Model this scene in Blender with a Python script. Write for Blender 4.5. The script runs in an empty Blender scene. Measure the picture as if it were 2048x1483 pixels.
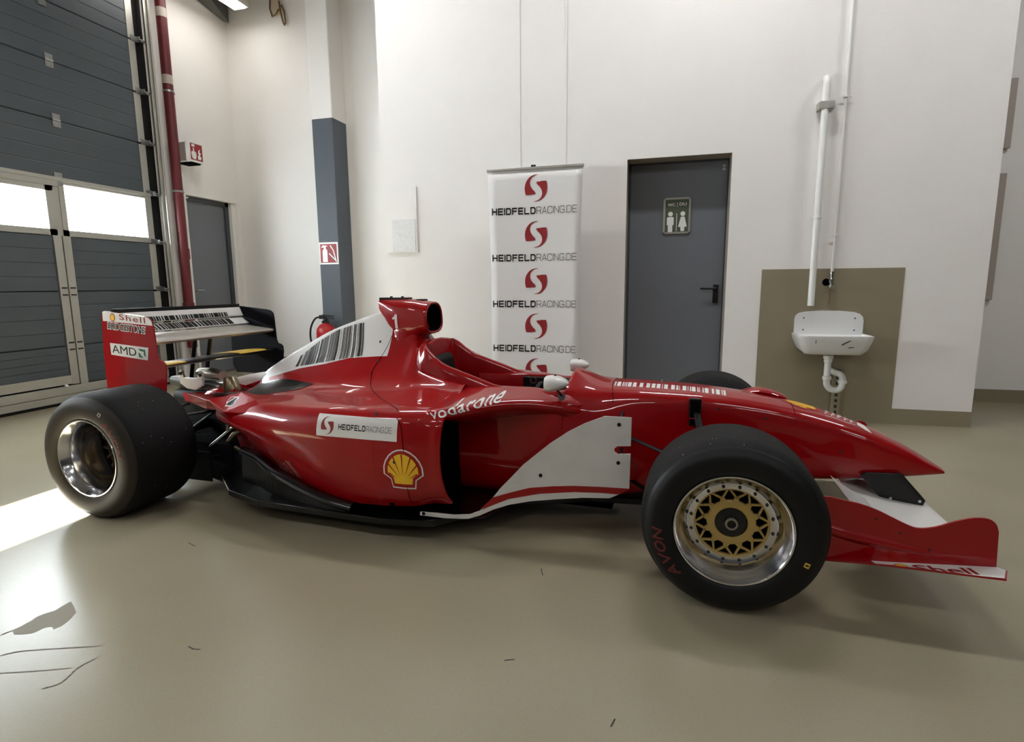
import bpy, bmesh, math, random
import numpy as np
from mathutils import Vector, Matrix
from mathutils.bvhtree import BVHTree
from mathutils.geometry import tessellate_polygon

PI = math.pi
S = bpy.context.scene
C = S.collection
random.seed(4)

# ------------------------------------------------------------ camera, world, sun, big lights, exposure
YAW, PIT, ROL = math.radians(15.6), math.radians(8.7), math.radians(-0.44)
fw = Vector((-math.sin(YAW)*math.cos(PIT), math.cos(YAW)*math.cos(PIT), -math.sin(PIT)))
rt = Vector((math.cos(YAW), math.sin(YAW), 0)); up = rt.cross(fw)
r2 = rt*math.cos(ROL)+up*math.sin(ROL); u2 = -rt*math.sin(ROL)+up*math.cos(ROL)
cam = bpy.data.cameras.new('camera'); camo = bpy.data.objects.new('camera', cam); C.objects.link(camo)
M = Matrix((r2, u2, -fw)).transposed().to_4x4(); M.translation = Vector((0, 0, 1.168))
camo.matrix_world = M
cam.sensor_width = 36; cam.lens = 1112/2048*36; cam.clip_start = .02
S.camera = camo
S.view_settings.view_transform = 'Standard'; S.view_settings.look = 'None'
S.view_settings.gamma = 1; S.view_settings.use_curve_mapping = False
S.view_settings.exposure = 0.2

W = bpy.data.worlds.new('sky'); S.world = W; W.use_nodes = True
W.node_tree.nodes['Background'].inputs[0].default_value = (.92, .96, 1, 1)
W.node_tree.nodes['Background'].inputs[1].default_value = 40.0
sun = bpy.data.lights.new('sun', 'SUN'); sun.energy = 90; sun.angle = .009; sun.color = (1, .95, .85)
suno = bpy.data.objects.new('sun', sun); C.objects.link(suno)
suno.rotation_euler = Vector((1, .06, -.72)).to_track_quat('-Z', 'Y').to_euler()
suno.location = (-9, 2, 6)

# ------------------------------------------------------------ materials
def s2l(c): return tuple((v/12.92 if v <= .04045 else ((v+.055)/1.055)**2.4) for v in [x/255 for x in c])
MATS = {}
def mat(name, col, rough=.5, metal=0, coat=0, coat_rough=.05, spec=.5, noise=0, nscale=8, bump=0, bscale=60, emis=None, ior=None):
    m = bpy.data.materials.new(name); m.use_nodes = True; nt = m.node_tree; b = nt.nodes['Principled BSDF']
    c = s2l(col)+(1,)
    b.inputs['Base Color'].default_value = c; b.inputs['Roughness'].default_value = rough
    b.inputs['Metallic'].default_value = metal; b.inputs['Coat Weight'].default_value = coat
    b.inputs['Coat Roughness'].default_value = coat_rough; b.inputs['Specular IOR Level'].default_value = spec
    if emis:
        b.inputs['Emission Color'].default_value = s2l(emis[0])+(1,); b.inputs['Emission Strength'].default_value = emis[1]
    tc = nt.nodes.new('ShaderNodeTexCoord')
    if noise:
        n = nt.nodes.new('ShaderNodeTexNoise'); n.inputs['Scale'].default_value = nscale; n.inputs['Detail'].default_value = 6
        nt.links.new(tc.outputs['Object'], n.inputs['Vector'])
        mx = nt.nodes.new('ShaderNodeMix'); mx.data_type = 'RGBA'
        mx.inputs['A'].default_value = tuple(x*(1-noise) for x in c[:3])+(1,)
        mx.inputs['B'].default_value = tuple(min(1, x*(1+noise)) for x in c[:3])+(1,)
        nt.links.new(n.outputs['Fac'], mx.inputs['Factor']); nt.links.new(mx.outputs['Result'], b.inputs['Base Color'])
    if bump:
        n = nt.nodes.new('ShaderNodeTexNoise'); n.inputs['Scale'].default_value = bscale; n.inputs['Detail'].default_value = 4
        nt.links.new(tc.outputs['Object'], n.inputs['Vector'])
        bp = nt.nodes.new('ShaderNodeBump'); bp.inputs['Strength'].default_value = bump; bp.inputs['Distance'].default_value = .01
        nt.links.new(n.outputs['Fac'], bp.inputs['Height']); nt.links.new(bp.outputs['Normal'], b.inputs['Normal'])
    MATS[name] = m
    return m
mat('wall_white', (236, 233, 229), .85, noise=.03, nscale=3, bump=.14, bscale=130)
mat('wall_grey', (76, 82, 90), .6, noise=.04, bump=.1)
mat('taupe', (139, 129, 106), .55, noise=.04, nscale=5, bump=.08)
mat('reveal_shade', (150, 141, 128), .7)  # shading of the white door recess put into the colour
mat('ceiling', (120, 119, 116), .9)
mat('wall_dim', (110, 112, 116), .85)
mat('steel_dark', (92, 92, 88), .45, metal=.6)
mat('door_grey', (106, 110, 116), .45, bump=.04, bscale=300)
mat('frame_grey', (62, 66, 70), .5)
mat('gate_steel', (62, 69, 75), .35, noise=.05, nscale=4, bump=.06, bscale=120)
mat('alu', (176, 174, 166), .38, metal=.6, noise=.05)
mat('steel', (150, 150, 148), .3, metal=.9)
mat('chrome', (215, 215, 215), .12, metal=1)
mat('rim_polished', (214, 214, 217), .14, metal=1, noise=.1, nscale=14, bump=.03, bscale=30)
mat('rim_cast', (160, 152, 140), .42, metal=.8, noise=.25, nscale=20)
mat('rim_dirty', (112, 94, 70), .55, metal=.5, noise=.5, nscale=9)
mat('sidewall_dust_glow', (40, 34, 27), .6, spec=.3, noise=.4, nscale=12)  # brown tone for dust plus warm floor bounce put into the colour
mat('gold', (186, 160, 96), .4, metal=.55, noise=.1)
mat('pipe_red', (88, 10, 18), .5)
mat('red', (150, 0, 6), .35, spec=.15, coat=.8, coat_rough=.03)
mat('red_dull', (158, 8, 12), .4)
mat('red_logo', (138, 14, 20), .5)
mat('white', (228, 226, 222), .4, noise=.02)
mat('white_paint', (226, 224, 220), .3, coat=.6, noise=.04, nscale=25)
mat('white_worn', (214, 211, 206), .4, coat=.3, noise=.16, nscale=9)
mat('white_plastic', (232, 232, 228), .3)
mat('ceramic', (228, 228, 226), .12, coat=.5)
mat('banner', (224, 222, 219), .5)
mat('paper', (228, 228, 226), .12, noise=.12, nscale=30, bump=.5, bscale=30)
mat('wing_worn', (178, 172, 162), .32, metal=.35, noise=.25, nscale=14)
mat('black', (8, 8, 9), .55, spec=.25)
mat('black_plastic', (16, 16, 18), .35)
mat('carbon', (5, 5, 7), .3, coat=.35, spec=.3)
mat('navy', (3, 4, 12), .6, spec=.15)
mat('dark', (3, 3, 3), .95, spec=.05)
mat('text_black', (5, 5, 5), .5, spec=.2)
mat('yellow', (240, 190, 40), .45)
mat('tape_yellow', (214, 176, 60), .5, noise=.3, nscale=30)
mat('green', (40, 110, 70), .5)
mat('sign_green', (84, 92, 74), .25)
mat('grime', (40, 36, 32), .8)
mat('bronze', (120, 108, 88), .3, metal=.9, noise=.3, nscale=20)
mat('rag', (205, 190, 165), .9)
mat('lamp', (255, 250, 242), .5, emis=((255, 246, 232), 7))
mat('lamp_body', (215, 214, 210), .4)
mat('tyre_letter', (96, 38, 34), .8)
mat('label_grey', (170, 160, 150), .5)
mat('rust', (120, 88, 50), .7)
def mat_tyre():
    m = mat('rubber', (12, 11, 11), .7, spec=.25, noise=.35, nscale=25, bump=.35, bscale=140)
    nt = m.node_tree; b = nt.nodes['Principled BSDF']
    tc = nt.nodes.new('ShaderNodeTexCoord'); v = nt.nodes.new('ShaderNodeTexVoronoi'); v.inputs['Scale'].default_value = 42
    nt.links.new(tc.outputs['Object'], v.inputs['Vector'])
    l = nt.nodes.new('ShaderNodeMath'); l.operation = 'LESS_THAN'; l.inputs[1].default_value = .09
    nt.links.new(v.outputs['Distance'], l.inputs[0])
    # grit only where a second noise is high
    n = nt.nodes.new('ShaderNodeTexNoise'); n.inputs['Scale'].default_value = 11
    g = nt.nodes.new('ShaderNodeMath'); g.operation = 'GREATER_THAN'; g.inputs[1].default_value = .56
    nt.links.new(tc.outputs['Object'], n.inputs['Vector']); nt.links.new(n.outputs['Fac'], g.inputs[0])
    mu = nt.nodes.new('ShaderNodeMath'); mu.operation = 'MULTIPLY'
    nt.links.new(l.outputs[0], mu.inputs[0]); nt.links.new(g.outputs[0], mu.inputs[1])
    mx = nt.nodes.new('ShaderNodeMix'); mx.data_type = 'RGBA'
    old = b.inputs['Base Color'].links[0].from_socket
    nt.links.new(mu.outputs[0], mx.inputs['Factor']); nt.links.new(old, mx.inputs['A']); mx.inputs['B'].default_value = (.3, .28, .25, 1)
    nt.links.new(mx.outputs['Result'], b.inputs['Base Color'])
    MATS['tread'] = m
mat_tyre()
mat('sidewall', (9, 9, 10), .5, spec=.3, noise=.25, nscale=18)
def mat_floor():
    m = mat('floor', (152, 143, 122), .26, noise=0)
    nt = m.node_tree; b = nt.nodes['Principled BSDF']; tc = nt.nodes.new('ShaderNodeTexCoord')
    def noise(sc, det=5):
        n = nt.nodes.new('ShaderNodeTexNoise'); n.inputs['Scale'].default_value = sc; n.inputs['Detail'].default_value = det
        nt.links.new(tc.outputs['Object'], n.inputs['Vector']); return n
    n1 = noise(.9, 2); n2 = noise(160, 2); n3 = noise(1.3, 2)
    r = nt.nodes.new('ShaderNodeValToRGB')
    r.color_ramp.elements[0].color = s2l((142, 133, 110))+(1,); r.color_ramp.elements[1].color = s2l((154, 145, 122))+(1,)
    r.color_ramp.elements[0].position = .2; r.color_ramp.elements[1].position = .8; r.color_ramp.interpolation = 'EASE'
    nt.links.new(n1.outputs['Fac'], r.inputs[0])
    mx = nt.nodes.new('ShaderNodeMix'); mx.data_type = 'RGBA'; mx.blend_type = 'OVERLAY'; mx.inputs['Factor'].default_value = .12
    nt.links.new(r.outputs[0], mx.inputs['A']); nt.links.new(n2.outputs['Color'], mx.inputs['B'])
    nt.links.new(mx.outputs['Result'], b.inputs['Base Color'])
    b.inputs['Roughness'].default_value = .27
    bp = nt.nodes.new('ShaderNodeBump'); bp.inputs['Strength'].default_value = .02; bp.inputs['Distance'].default_value = .01
    n4 = noise(24, 3); nt.links.new(n4.outputs['Fac'], bp.inputs['Height']); nt.links.new(bp.outputs['Normal'], b.inputs['Normal'])
mat_floor()
def mat_glass():
    m = bpy.data.materials.new('glass'); m.use_nodes = True; nt = m.node_tree; nt.nodes.clear()
    o = nt.nodes.new('ShaderNodeOutputMaterial'); t = nt.nodes.new('ShaderNodeBsdfTransparent'); g = nt.nodes.new('ShaderNodeBsdfGlossy')
    g.inputs['Roughness'].default_value = .02; t.inputs[0].default_value = (.95, .97, .97, 1)
    mx = nt.nodes.new('ShaderNodeMixShader'); mx.inputs[0].default_value = .08
    nt.links.new(t.outputs[0], mx.inputs[1]); nt.links.new(g.outputs[0], mx.inputs[2]); nt.links.new(mx.outputs[0], o.inputs[0])
    MATS['glass'] = m
mat_glass()
def mat_cover():
    # red paint with the white flash painted over the spine of the engine cover (its edge follows the panel)
    m = mat('cover_paint', (150, 0, 6), .35, spec=.15, coat=.8, coat_rough=.03)
    nt = m.node_tree; b = nt.nodes['Principled BSDF']; tc = nt.nodes.new('ShaderNodeTexCoord'); sp = nt.nodes.new('ShaderNodeSeparateXYZ')
    nt.links.new(tc.outputs['Object'], sp.inputs[0])
    mr = nt.nodes.new('ShaderNodeMapRange'); mr.inputs['From Min'].default_value = -3.1; mr.inputs['From Max'].default_value = -1.7
    nt.links.new(sp.outputs['X'], mr.inputs['Value'])
    fc = nt.nodes.new('ShaderNodeFloatCurve'); cu = fc.mapping.curves[0]
    P = [(-3.1, .50), (-2.9, .535), (-2.6, .628), (-2.33, .700), (-2.15, .734), (-1.98, .774), (-1.80, .790), (-1.7, .795)]
    pts = [((x+3.1)/1.4, z) for x, z in P]
    cu.points[0].location = pts[0]; cu.points[1].location = pts[-1]
    for p in pts[1:-1]: cu.points.new(*p)
    for p in cu.points: p.handle_type = 'VECTOR'
    fc.mapping.update()
    nt.links.new(mr.outputs[0], fc.inputs['Value'])
    g = nt.nodes.new('ShaderNodeMath'); g.operation = 'GREATER_THAN'
    nt.links.new(sp.outputs['Z'], g.inputs[0]); nt.links.new(fc.outputs[0], g.inputs[1])
    # white ends at a line x < a - slope*(z)
    s1 = nt.nodes.new('ShaderNodeMath'); s1.operation = 'MULTIPLY_ADD'; s1.inputs[1].default_value = .62; s1.inputs[2].default_value = 0
    d = nt.nodes.new('ShaderNodeMath'); d.operation = 'SUBTRACT'; d.inputs[1].default_value = .93
    nt.links.new(sp.outputs['Z'], d.inputs[0])
    mxx = nt.nodes.new('ShaderNodeMath'); mxx.operation = 'MAXIMUM'; mxx.inputs[1].default_value = 0
    nt.links.new(d.outputs[0], mxx.inputs[0]); nt.links.new(mxx.outputs[0], s1.inputs[0])
    add = nt.nodes.new('ShaderNodeMath'); add.operation = 'ADD'
    nt.links.new(sp.outputs['X'], add.inputs[0]); nt.links.new(s1.outputs[0], add.inputs[1])
    lt = nt.nodes.new('ShaderNodeMath'); lt.operation = 'LESS_THAN'; lt.inputs[1].default_value = -1.735
    nt.links.new(add.outputs[0], lt.inputs[0])
    mu = nt.nodes.new('ShaderNodeMath'); mu.operation = 'MULTIPLY'
    nt.links.new(g.outputs[0], mu.inputs[0]); nt.links.new(lt.outputs[0], mu.inputs[1])
    mx = nt.nodes.new('ShaderNodeMix'); mx.data_type = 'RGBA'
    mx.inputs['A'].default_value = s2l((150, 0, 6))+(1,); mx.inputs['B'].default_value = s2l((226, 224, 220))+(1,)
    nt.links.new(mu.outputs[0], mx.inputs['Factor']); nt.links.new(mx.outputs['Result'], b.inputs['Base Color'])
mat_cover()
mat('floor_worn', (132, 122, 104), .6, noise=.1, nscale=20)

# ------------------------------------------------------------ mesh helpers
def tag(o, label=None, cat=None, group=None, kind=None):
    if label: o['label'] = label
    if cat: o['category'] = cat
    if group: o['group'] = group
    if kind: o['kind'] = kind
    return o
def empty(name, loc=(0, 0, 0), rz=0, **k):
    o = bpy.data.objects.new(name, None); o.location = loc; o.rotation_euler = (0, 0, rz); o.empty_display_size = .1
    C.objects.link(o); return tag(o, **k)
class B:
    def __init__(s): s.v = []; s.f = []; s.m = []; s.cur = 0
    def add(s, vs, fs):
        n = len(s.v); s.v += [tuple(v) for v in vs]; s.f += [tuple(i+n for i in f) for f in fs]; s.m += [s.cur]*len(fs); return s
    def box(s, c, d, R=None):
        vs = []
        for i in (-1, 1):
            for j in (-1, 1):
                for k in (-1, 1):
                    p = Vector((i*d[0]/2, j*d[1]/2, k*d[2]/2))
                    if R: p = R @ p
                    vs.append(p+Vector(c))
        return s.add(vs, [(0, 1, 3, 2), (4, 6, 7, 5), (0, 4, 5, 1), (2, 3, 7, 6), (0, 2, 6, 4), (1, 5, 7, 3)])
    def bb(s, a, b):
        return s.box([(a[i]+b[i])/2 for i in range(3)], [abs(b[i]-a[i]) for i in range(3)])
    def tube(s, pts, r, n=12, caps=True, flat=None):
        pts = [Vector(p) for p in pts]; N = len(pts); rs = r if isinstance(r, (list, tuple)) else [r]*N
        rings = []; prev = None
        for i, p in enumerate(pts):
            t = (pts[min(i+1, N-1)]-pts[max(i-1, 0)]).normalized()
            if prev is None:
                a = Vector((0, 0, 1)) if abs(t.z) < .9 else Vector((1, 0, 0)); u = t.cross(a).normalized()
            else: u = (prev-t*prev.dot(t)).normalized()
            prev = u; w = t.cross(u)
            rings.append([p+(u*math.cos(2*PI*k/n)+w*math.sin(2*PI*k/n)*(flat or 1))*rs[i] for k in range(n)])
        vs = [q for R in rings for q in R]; fs = []
        for i in range(N-1):
            for k in range(n): fs.append((i*n+k, i*n+(k+1) % n, (i+1)*n+(k+1) % n, (i+1)*n+k))
        if caps: fs += [tuple(range(n))[::-1], tuple((N-1)*n+k for k in range(n))]
        return s.add(vs, fs)
    def lathe(s, prof, c=(0, 0, 0), ax=(0, 0, 1), n=48, closed=False):
        ax = Vector(ax).normalized(); a = Vector((0, 0, 1)) if abs(ax.z) < .9 else Vector((1, 0, 0))
        u = ax.cross(a).normalized(); w = ax.cross(u); c = Vector(c); vs = []
        for (r, t) in prof:
            for k in range(n):
                an = 2*PI*k/n; vs.append(c+ax*t+(u*math.cos(an)+w*math.sin(an))*r)
        fs = []; m = len(prof)
        for i in range(m if closed else m-1):
            j = (i+1) % m
            for k in range(n): fs.append((i*n+k, i*n+(k+1) % n, j*n+(k+1) % n, j*n+k))
        return s.add(vs, fs)
    def disc(s, r, c, ax, n=32, off=0): return s.lathe([(r, off), (.0001, off)], c, ax, n)
    def prism(s, pts, fa, fb):
        """pts: 2D outline; fa, fb map (u, v) to the two faces"""
        n = len(pts); tris = tessellate_polygon([[Vector((p[0], p[1], 0)) for p in pts]])
        s.add([fa(*p) for p in pts]+[fb(*p) for p in pts],
              [tuple(t) for t in tris]+[tuple(n+i for i in t[::-1]) for t in tris] +
              [(i, (i+1) % n, n+(i+1) % n, n+i) for i in range(n)])
        return s
    def obj(s, name, mats, parent=None, smooth=None, bevel=0, recalc=True, **k):
        me = bpy.data.meshes.new(name); me.from_pydata(s.v, [], s.f)
        for m in ([mats] if isinstance(mats, str) else mats): me.materials.append(MATS[m])
        for i, p in enumerate(me.polygons): p.material_index = s.m[i]
        if recalc:
            bm = bmesh.new(); bm.from_mesh(me); bmesh.ops.remove_doubles(bm, verts=bm.verts, dist=1e-5)
            bmesh.ops.recalc_face_normals(bm, faces=bm.faces); bm.to_mesh(me); bm.free()
        if smooth is not None:
            for p in me.polygons: p.use_smooth = True
            me.set_sharp_from_angle(angle=math.radians(smooth))
        me.update()
        o = bpy.data.objects.new(name, me); C.objects.link(o)
        if parent: o.parent = parent
        if bevel:
            md = o.modifiers.new('bevel', 'BEVEL'); md.width = bevel; md.segments = 2; md.limit_method = 'ANGLE'
        return tag(o, **k)
def cr(P, n, closed=False):
    """centripetal Catmull-Rom through rows P (numpy), n steps per segment"""
    P = np.asarray(P, float); N = len(P); out = []
    segs = N if closed else N-1
    for i in range(segs):
        p1 = P[i]; p2 = P[(i+1) % N]
        p0 = P[i-1] if (i > 0 or closed) else 2*p1-p2
        p3 = P[(i+2) % N] if (i+2 < N or closed) else 2*p2-p1
        d = lambda a, b: max(np.linalg.norm(np.ravel(a-b))**.5, 1e-4)
        d1, d2, d3 = d(p0, p1), d(p1, p2), d(p2, p3)
        m1 = (p1-p0)/d1-(p2-p0)/(d1+d2)+(p2-p1)/d2; m2 = (p2-p1)/d2-(p3-p1)/(d2+d3)+(p3-p2)/d3
        m1 = m1*d2; m2 = m2*d2
        for k in range(n):
            t = k/n; out.append((2*t**3-3*t**2+1)*p1+(t**3-2*t**2+t)*m1+(-2*t**3+3*t**2)*p2+(t**3-t**2)*m2)
    if not closed: out.append(P[-1])
    return np.array(out)
def loft(b, rings, nu=3, nv=4, closed=True, cap0=False, cap1=False, lin=False):
    """rings: list of lists of 3D points; nu steps around, nv along"""
    R = [cr(r, nu, closed) if nu > 1 else np.asarray(r, float) for r in rings]
    G = cr(np.array(R), nv) if nv > 1 else np.array(R)
    m = G.shape[1]; vs = [tuple(map(float, p)) for r in G for p in r]; fs = []
    for i in range(len(G)-1):
        for k in range(m if closed else m-1):
            fs.append((i*m+k, i*m+(k+1) % m, (i+1)*m+(k+1) % m, (i+1)*m+k))
    if cap0: fs.append(tuple(range(m))[::-1])
    if cap1: fs.append(tuple((len(G)-1)*m+k for k in range(m)))
    b.add(vs, fs); return G
def mir(h):   # half ring (y<=0 side listed from top centre to bottom centre) -> full ring
    return h+[(x, -y, z) for x, y, z in h[-2:0:-1]]

# ------------------------------------------------------------ flat artwork (text, logos) wrapped on surfaces
def text_geo(body, h=1, off=0, shear=0, space=1, sx=1):
    cu = bpy.data.curves.new('t', 'FONT'); cu.body = body; cu.size = 1; cu.offset = off; cu.shear = shear; cu.space_character = space
    cu.resolution_u = 3; cu.fill_mode = 'FRONT' if hasattr(cu, 'fill_mode') else cu.fill_mode
    o = bpy.data.objects.new('t', cu); C.objects.link(o)
    dg = bpy.context.evaluated_depsgraph_get(); dg.update(); me = bpy.data.meshes.new_from_object(o.evaluated_get(dg))
    V = np.array([(v.co.x, v.co.y) for v in me.vertices]); F = [tuple(p.vertices) for p in me.polygons]
    bpy.data.objects.remove(o); bpy.data.curves.remove(cu); bpy.data.meshes.remove(me)
    lo = V.min(0); hi = V.max(0)
    V[:, 0] = (V[:, 0]-lo[0])/(hi[0]-lo[0]); V[:, 1] = (V[:, 1]-lo[1])/(hi[1]-lo[1])
    return V, F          # unit box
def poly_geo(*polys):
    V = []; F = []
    for p in polys:
        n = len(V); V += list(p)
        F += [tuple(n+i for i in t) for t in tessellate_polygon([[Vector((a, b_, 0)) for a, b_ in p]])]
    return np.array(V, float), F
def box_geo(*rects): return poly_geo(*[[(a, c), (b_, c), (b_, d), (a, d)] for a, b_, c, d in rects])
def merge_geo(*gs):
    V = []; F = []
    for v, f in gs: n = len(V); V += [tuple(x) for x in v]; F += [tuple(i+n for i in t) for t in f]
    return np.array(V), F
def fit(g, x0, x1, y0, y1, shear=0):
    V = np.array(g[0], float).copy(); V[:, 0] = x0+V[:, 0]*(x1-x0)+shear*V[:, 1]*(y1-y0); V[:, 1] = y0+V[:, 1]*(y1-y0)
    return V, g[1]
GL = {'H': [[(0, 0), (0, 1)], [(1, 0), (1, 1)], [(0, .5), (1, .5)]], 'E': [[(1, 0), (0, 0), (0, 1), (1, 1)], [(0, .5), (.92, .5)]],
      'I': [[(.5, 0), (.5, 1)]], 'D': [[(0, 0), (0, 1), (.75, 1), (1, .8), (1, .2), (.75, 0), (0, 0)]], 'F': [[(0, 0), (0, 1), (1, 1)], [(0, .5), (.9, .5)]],
      'L': [[(0, 1), (0, 0), (1, 0)]], 'R': [[(0, 0), (0, 1), (.8, 1), (1, .85), (1, .6), (.8, .45), (0, .45)], [(.7, .45), (1, 0)]],
      'A': [[(0, 0), (.5, 1), (1, 0)], [(.18, .3), (.82, .3)]], 'C': [[(1, .75), (1, .88), (.8, 1), (.2, 1), (0, .82), (0, .18), (.2, 0), (.8, 0), (1, .12), (1, .25)]],
      'N': [[(0, 0), (0, 1), (1, 0), (1, 1)]], 'G': [[(1, .78), (1, .88), (.8, 1), (.2, 1), (0, .82), (0, .18), (.2, 0), (.8, 0), (1, .15), (1, .45), (.55, .45)]],
      '.': [[(.4, 0), (.4, .1)]]}
def stroke_geo(lines, w):
    V = []; F = []
    for L in lines:
        for (a, b_) in zip(L[:-1], L[1:]):
            a = Vector(a); b_ = Vector(b_); d = (b_-a).normalized(); n = Vector((-d.y, d.x))*w/2; e = d*w*.45
            k = len(V); V += [tuple(a-e+n), tuple(a-e-n), tuple(b_+e-n), tuple(b_+e+n)]; F += [(k, k+1, k+2), (k, k+2, k+3)]
    return np.array(V), F
def heid_geo():
    gs = []; x = 0
    for ch, w, wd in [(c, .2, .82) for c in 'HEIDFELD']+[(c, .075, .82) for c in 'RACING.DE']:
        if ch == 'I': wd = .12 if w > .1 else .1
        if ch == '.': wd = .1
        L = [[(x+w/2+p[0]*(wd-w*.2), w/2+p[1]*(1-w)) for p in l] for l in GL[ch]]
        if ch in 'I.': L = [[(x+w/2, w/2+p[1]*(1-w)) for p in l] for l in GL[ch]]; wd = .02
        gs.append(stroke_geo(L, w)); x += wd+w+.14
    V, F = merge_geo(*gs); V[:, 0] /= V[:, 0].max()
    return V, F
def swirl_geo():
    L = [(730, 232), (695, 229), (660, 234), (625, 246), (600, 262), (575, 288), (555, 318), (540, 360), (535, 400), (537, 440), (543, 468), (550, 490), (625, 490), (633, 480), (650, 489),
         (660, 480), (685, 487), (678, 473), (690, 458), (672, 458), (665, 434), (650, 432), (641, 415), (622, 392), (610, 362), (606, 330), (614, 295), (634, 266), (665, 245), (700, 236)]
    L = [((x-690)/345+.5, (403-y)/345+.5) for x, y in L]
    return poly_geo(L, [(1-x, 1-y) for x, y in L])
def pecten(scale=1, k=1.0):
    h = [(0, 1.0), (.22, .97), (.45, .86), (.66, .68), (.84, .42), (.95, .12), (.97, -.27), (.62, -.53), (.56, -.96), (0, -.98)]
    p = h+[(-x, y) for x, y in h[-2:0:-1]]
    return [(x*scale*k, y*scale) for x, y in p]
def pecten_parts(k=1.0):
    white = poly_geo(pecten(1, k)); red = poly_geo(pecten(.93, k)); yel = poly_geo([(x, y+.01) for x, y in pecten(.76, k)])
    ribs = []
    for a in (-58, -38, -19, 0, 19, 38, 58):
        an = math.radians(a); d = (math.sin(an), math.cos(an)); n = (d[1], -d[0]); r1 = {58: .80, 38: 1.14, 19: 1.32, 0: 1.37}[abs(a)]; b0 = (0, -.62)
        p = lambda t, w: (k*(b0[0]+d[0]*t+n[0]*w), b0[1]+d[1]*t+n[1]*w)
        ribs.append([p(.36, .004), p(.36, -.004), p(r1, -.035), p(r1, .035)])
    return white, red, yel, poly_geo(*ribs)
def slice_geo(g, su, sv):
    bm = bmesh.new(); vs = [bm.verts.new((x, y, 0)) for x, y in g[0]]
    for f in g[1]:
        try: bm.faces.new([vs[i] for i in f])
        except ValueError: pass
    lo = g[0].min(0); hi = g[0].max(0)
    for ax, st in ((0, su), (1, sv)):
        if not st: continue
        t = lo[ax]+st
        while t < hi[ax]:
            co = [0, 0, 0]; no = [0, 0, 0]; co[ax] = t; no[ax] = 1
            bmesh.ops.bisect_plane(bm, geom=bm.verts[:]+bm.edges[:]+bm.faces[:], plane_co=co, plane_no=no, dist=1e-6); t += st
    bm.verts.index_update()
    V = np.array([(v.co.x, v.co.y) for v in bm.verts]); F = [tuple(v.index for v in f.verts) for f in bm.faces]; bm.free()
    return V, F
def bvh(*objs):
    V = []; F = []
    for o in objs:
        n = len(V); V += [v.co.copy() for v in o.data.vertices]; F += [tuple(i+n for i in p.vertices) for p in o.data.polygons]
    return BVHTree.FromPolygons(V, F)
def decal(name, g, place, m, parent, tree=None, ray=(0, 1, 0), off=.0012, su=0, sv=0, **k):
    """place(u, v) -> start point; wrapped on tree by casting along ray"""
    V, F = slice_geo(g, su, sv) if (su or sv) else g
    ray = Vector(ray).normalized(); P = []; ok = []
    for u, v in V:
        p = Vector(place(float(u), float(v)))
        if tree:
            h = tree.ray_cast(p-ray*.6, ray)
            if h[0] is None: P.append(p); ok.append(False); continue
            n = h[1] if h[1].dot(ray) < 0 else -h[1]
            P.append(h[0]+n*off); ok.append(True)
        else: P.append(p); ok.append(True)
    F = [f for f in F if all(ok[i] for i in f)]
    b = B(); b.add(P, F)
    return b.obj(name, m, parent, recalc=False, **k)

# ============================================================ THE ROOM
YB = 5.236          # front of the washroom block
XL = -5.9           # left wall
b = B().bb((-6.3, -9, -.2), (12, 7.2, 0)); b.obj('floor', 'floor', kind='structure')
b = B().bb((-6.3, -9, 5.35), (12, 7.2, 5.5)); b.obj('ceiling', 'ceiling', kind='structure')
FL = bpy.data.objects['floor']
def floor_mark(name, g, m='floor_worn'):
    b = B(); b.add([(x, y, .0008) for x, y in g[0]], g[1]); return b.obj(name, m, FL, recalc=False)
FLOOR_MARKS = []
# left wall round the gate (y .3..5.42, z 0..5.0) and the side door (y 5.95..6.62, z 0..2.34)
b = B()
b.bb((-6.1, -9, 0), (XL, .3, 5.35)); b.bb((-6.1, .3, 5.05), (XL, 5.5, 5.35)); b.bb((-6.1, 5.5, 0), (XL, 5.9, 5.35))
b.bb((-6.1, 5.9, 2.34), (XL, 6.75, 5.35)); b.bb((-6.1, 6.75, 0), (XL, 6.82, 5.35))
b.obj('wall_left', 'wall_white', kind='structure')
b = B().bb((-6.1, 6.82, 0), (-2.8, 7.0, 5.35)); b.obj('wall_back', 'wall_white', kind='structure')
# washroom block with its door recess
b = B()
dl, dr, dt = -.386, .484, 2.265
b.bb((-2.8, YB, 0), (dl, YB+.32, 5.35)); b.bb((dr, YB, 0), (2.4, YB+.32, 5.35)); b.bb((dl, YB, dt), (dr, YB+.32, 5.35))
b.bb((-2.8, YB+.32, 0), (-2.6, 6.82, 5.35)); b.bb((2.2, YB+.32, 0), (2.4, 6.46, 5.35))
b.obj('wall_washroom', 'wall_white', kind='structure')
b = B().bb((2.2, 6.46, 0), (12, 6.6, 5.35)); b.obj('wall_far', 'wall_white', kind='structure')
b = B().bb((11.8, -9, 0), (12, 6.46, 5.35)); b.obj('wall_right', 'wall_dim', kind='structure')
b = B().bb((-6.1, -9.2, 0), (12, -9, 5.35)); b.obj('wall_front', 'wall_dim', kind='structure')
# painted bands
b = B().bb((dr+.02, YB-.004, 0), (2.404, YB, .13)); b.bb((2.4, YB, 0), (2.404, 6.46, .13)); b.bb((-2.8, YB-.004, 0), (dl-.02, YB, .13))
b.obj('baseboard_washroom', 'taupe', kind='structure')
b = B().bb((.768, YB-.006, .13), (1.833, YB, 1.29)); b.obj('trim_1', 'taupe', kind='structure')
b = B().bb((2.4, 6.452, 0), (12, 6.46, .125)); b.obj('baseboard_far', 'taupe', kind='structure')
b = B().bb((-5.9, 6.812, 0), (-2.8, 6.82, .1)); b.obj('baseboard_back', 'taupe', kind='structure')
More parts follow.
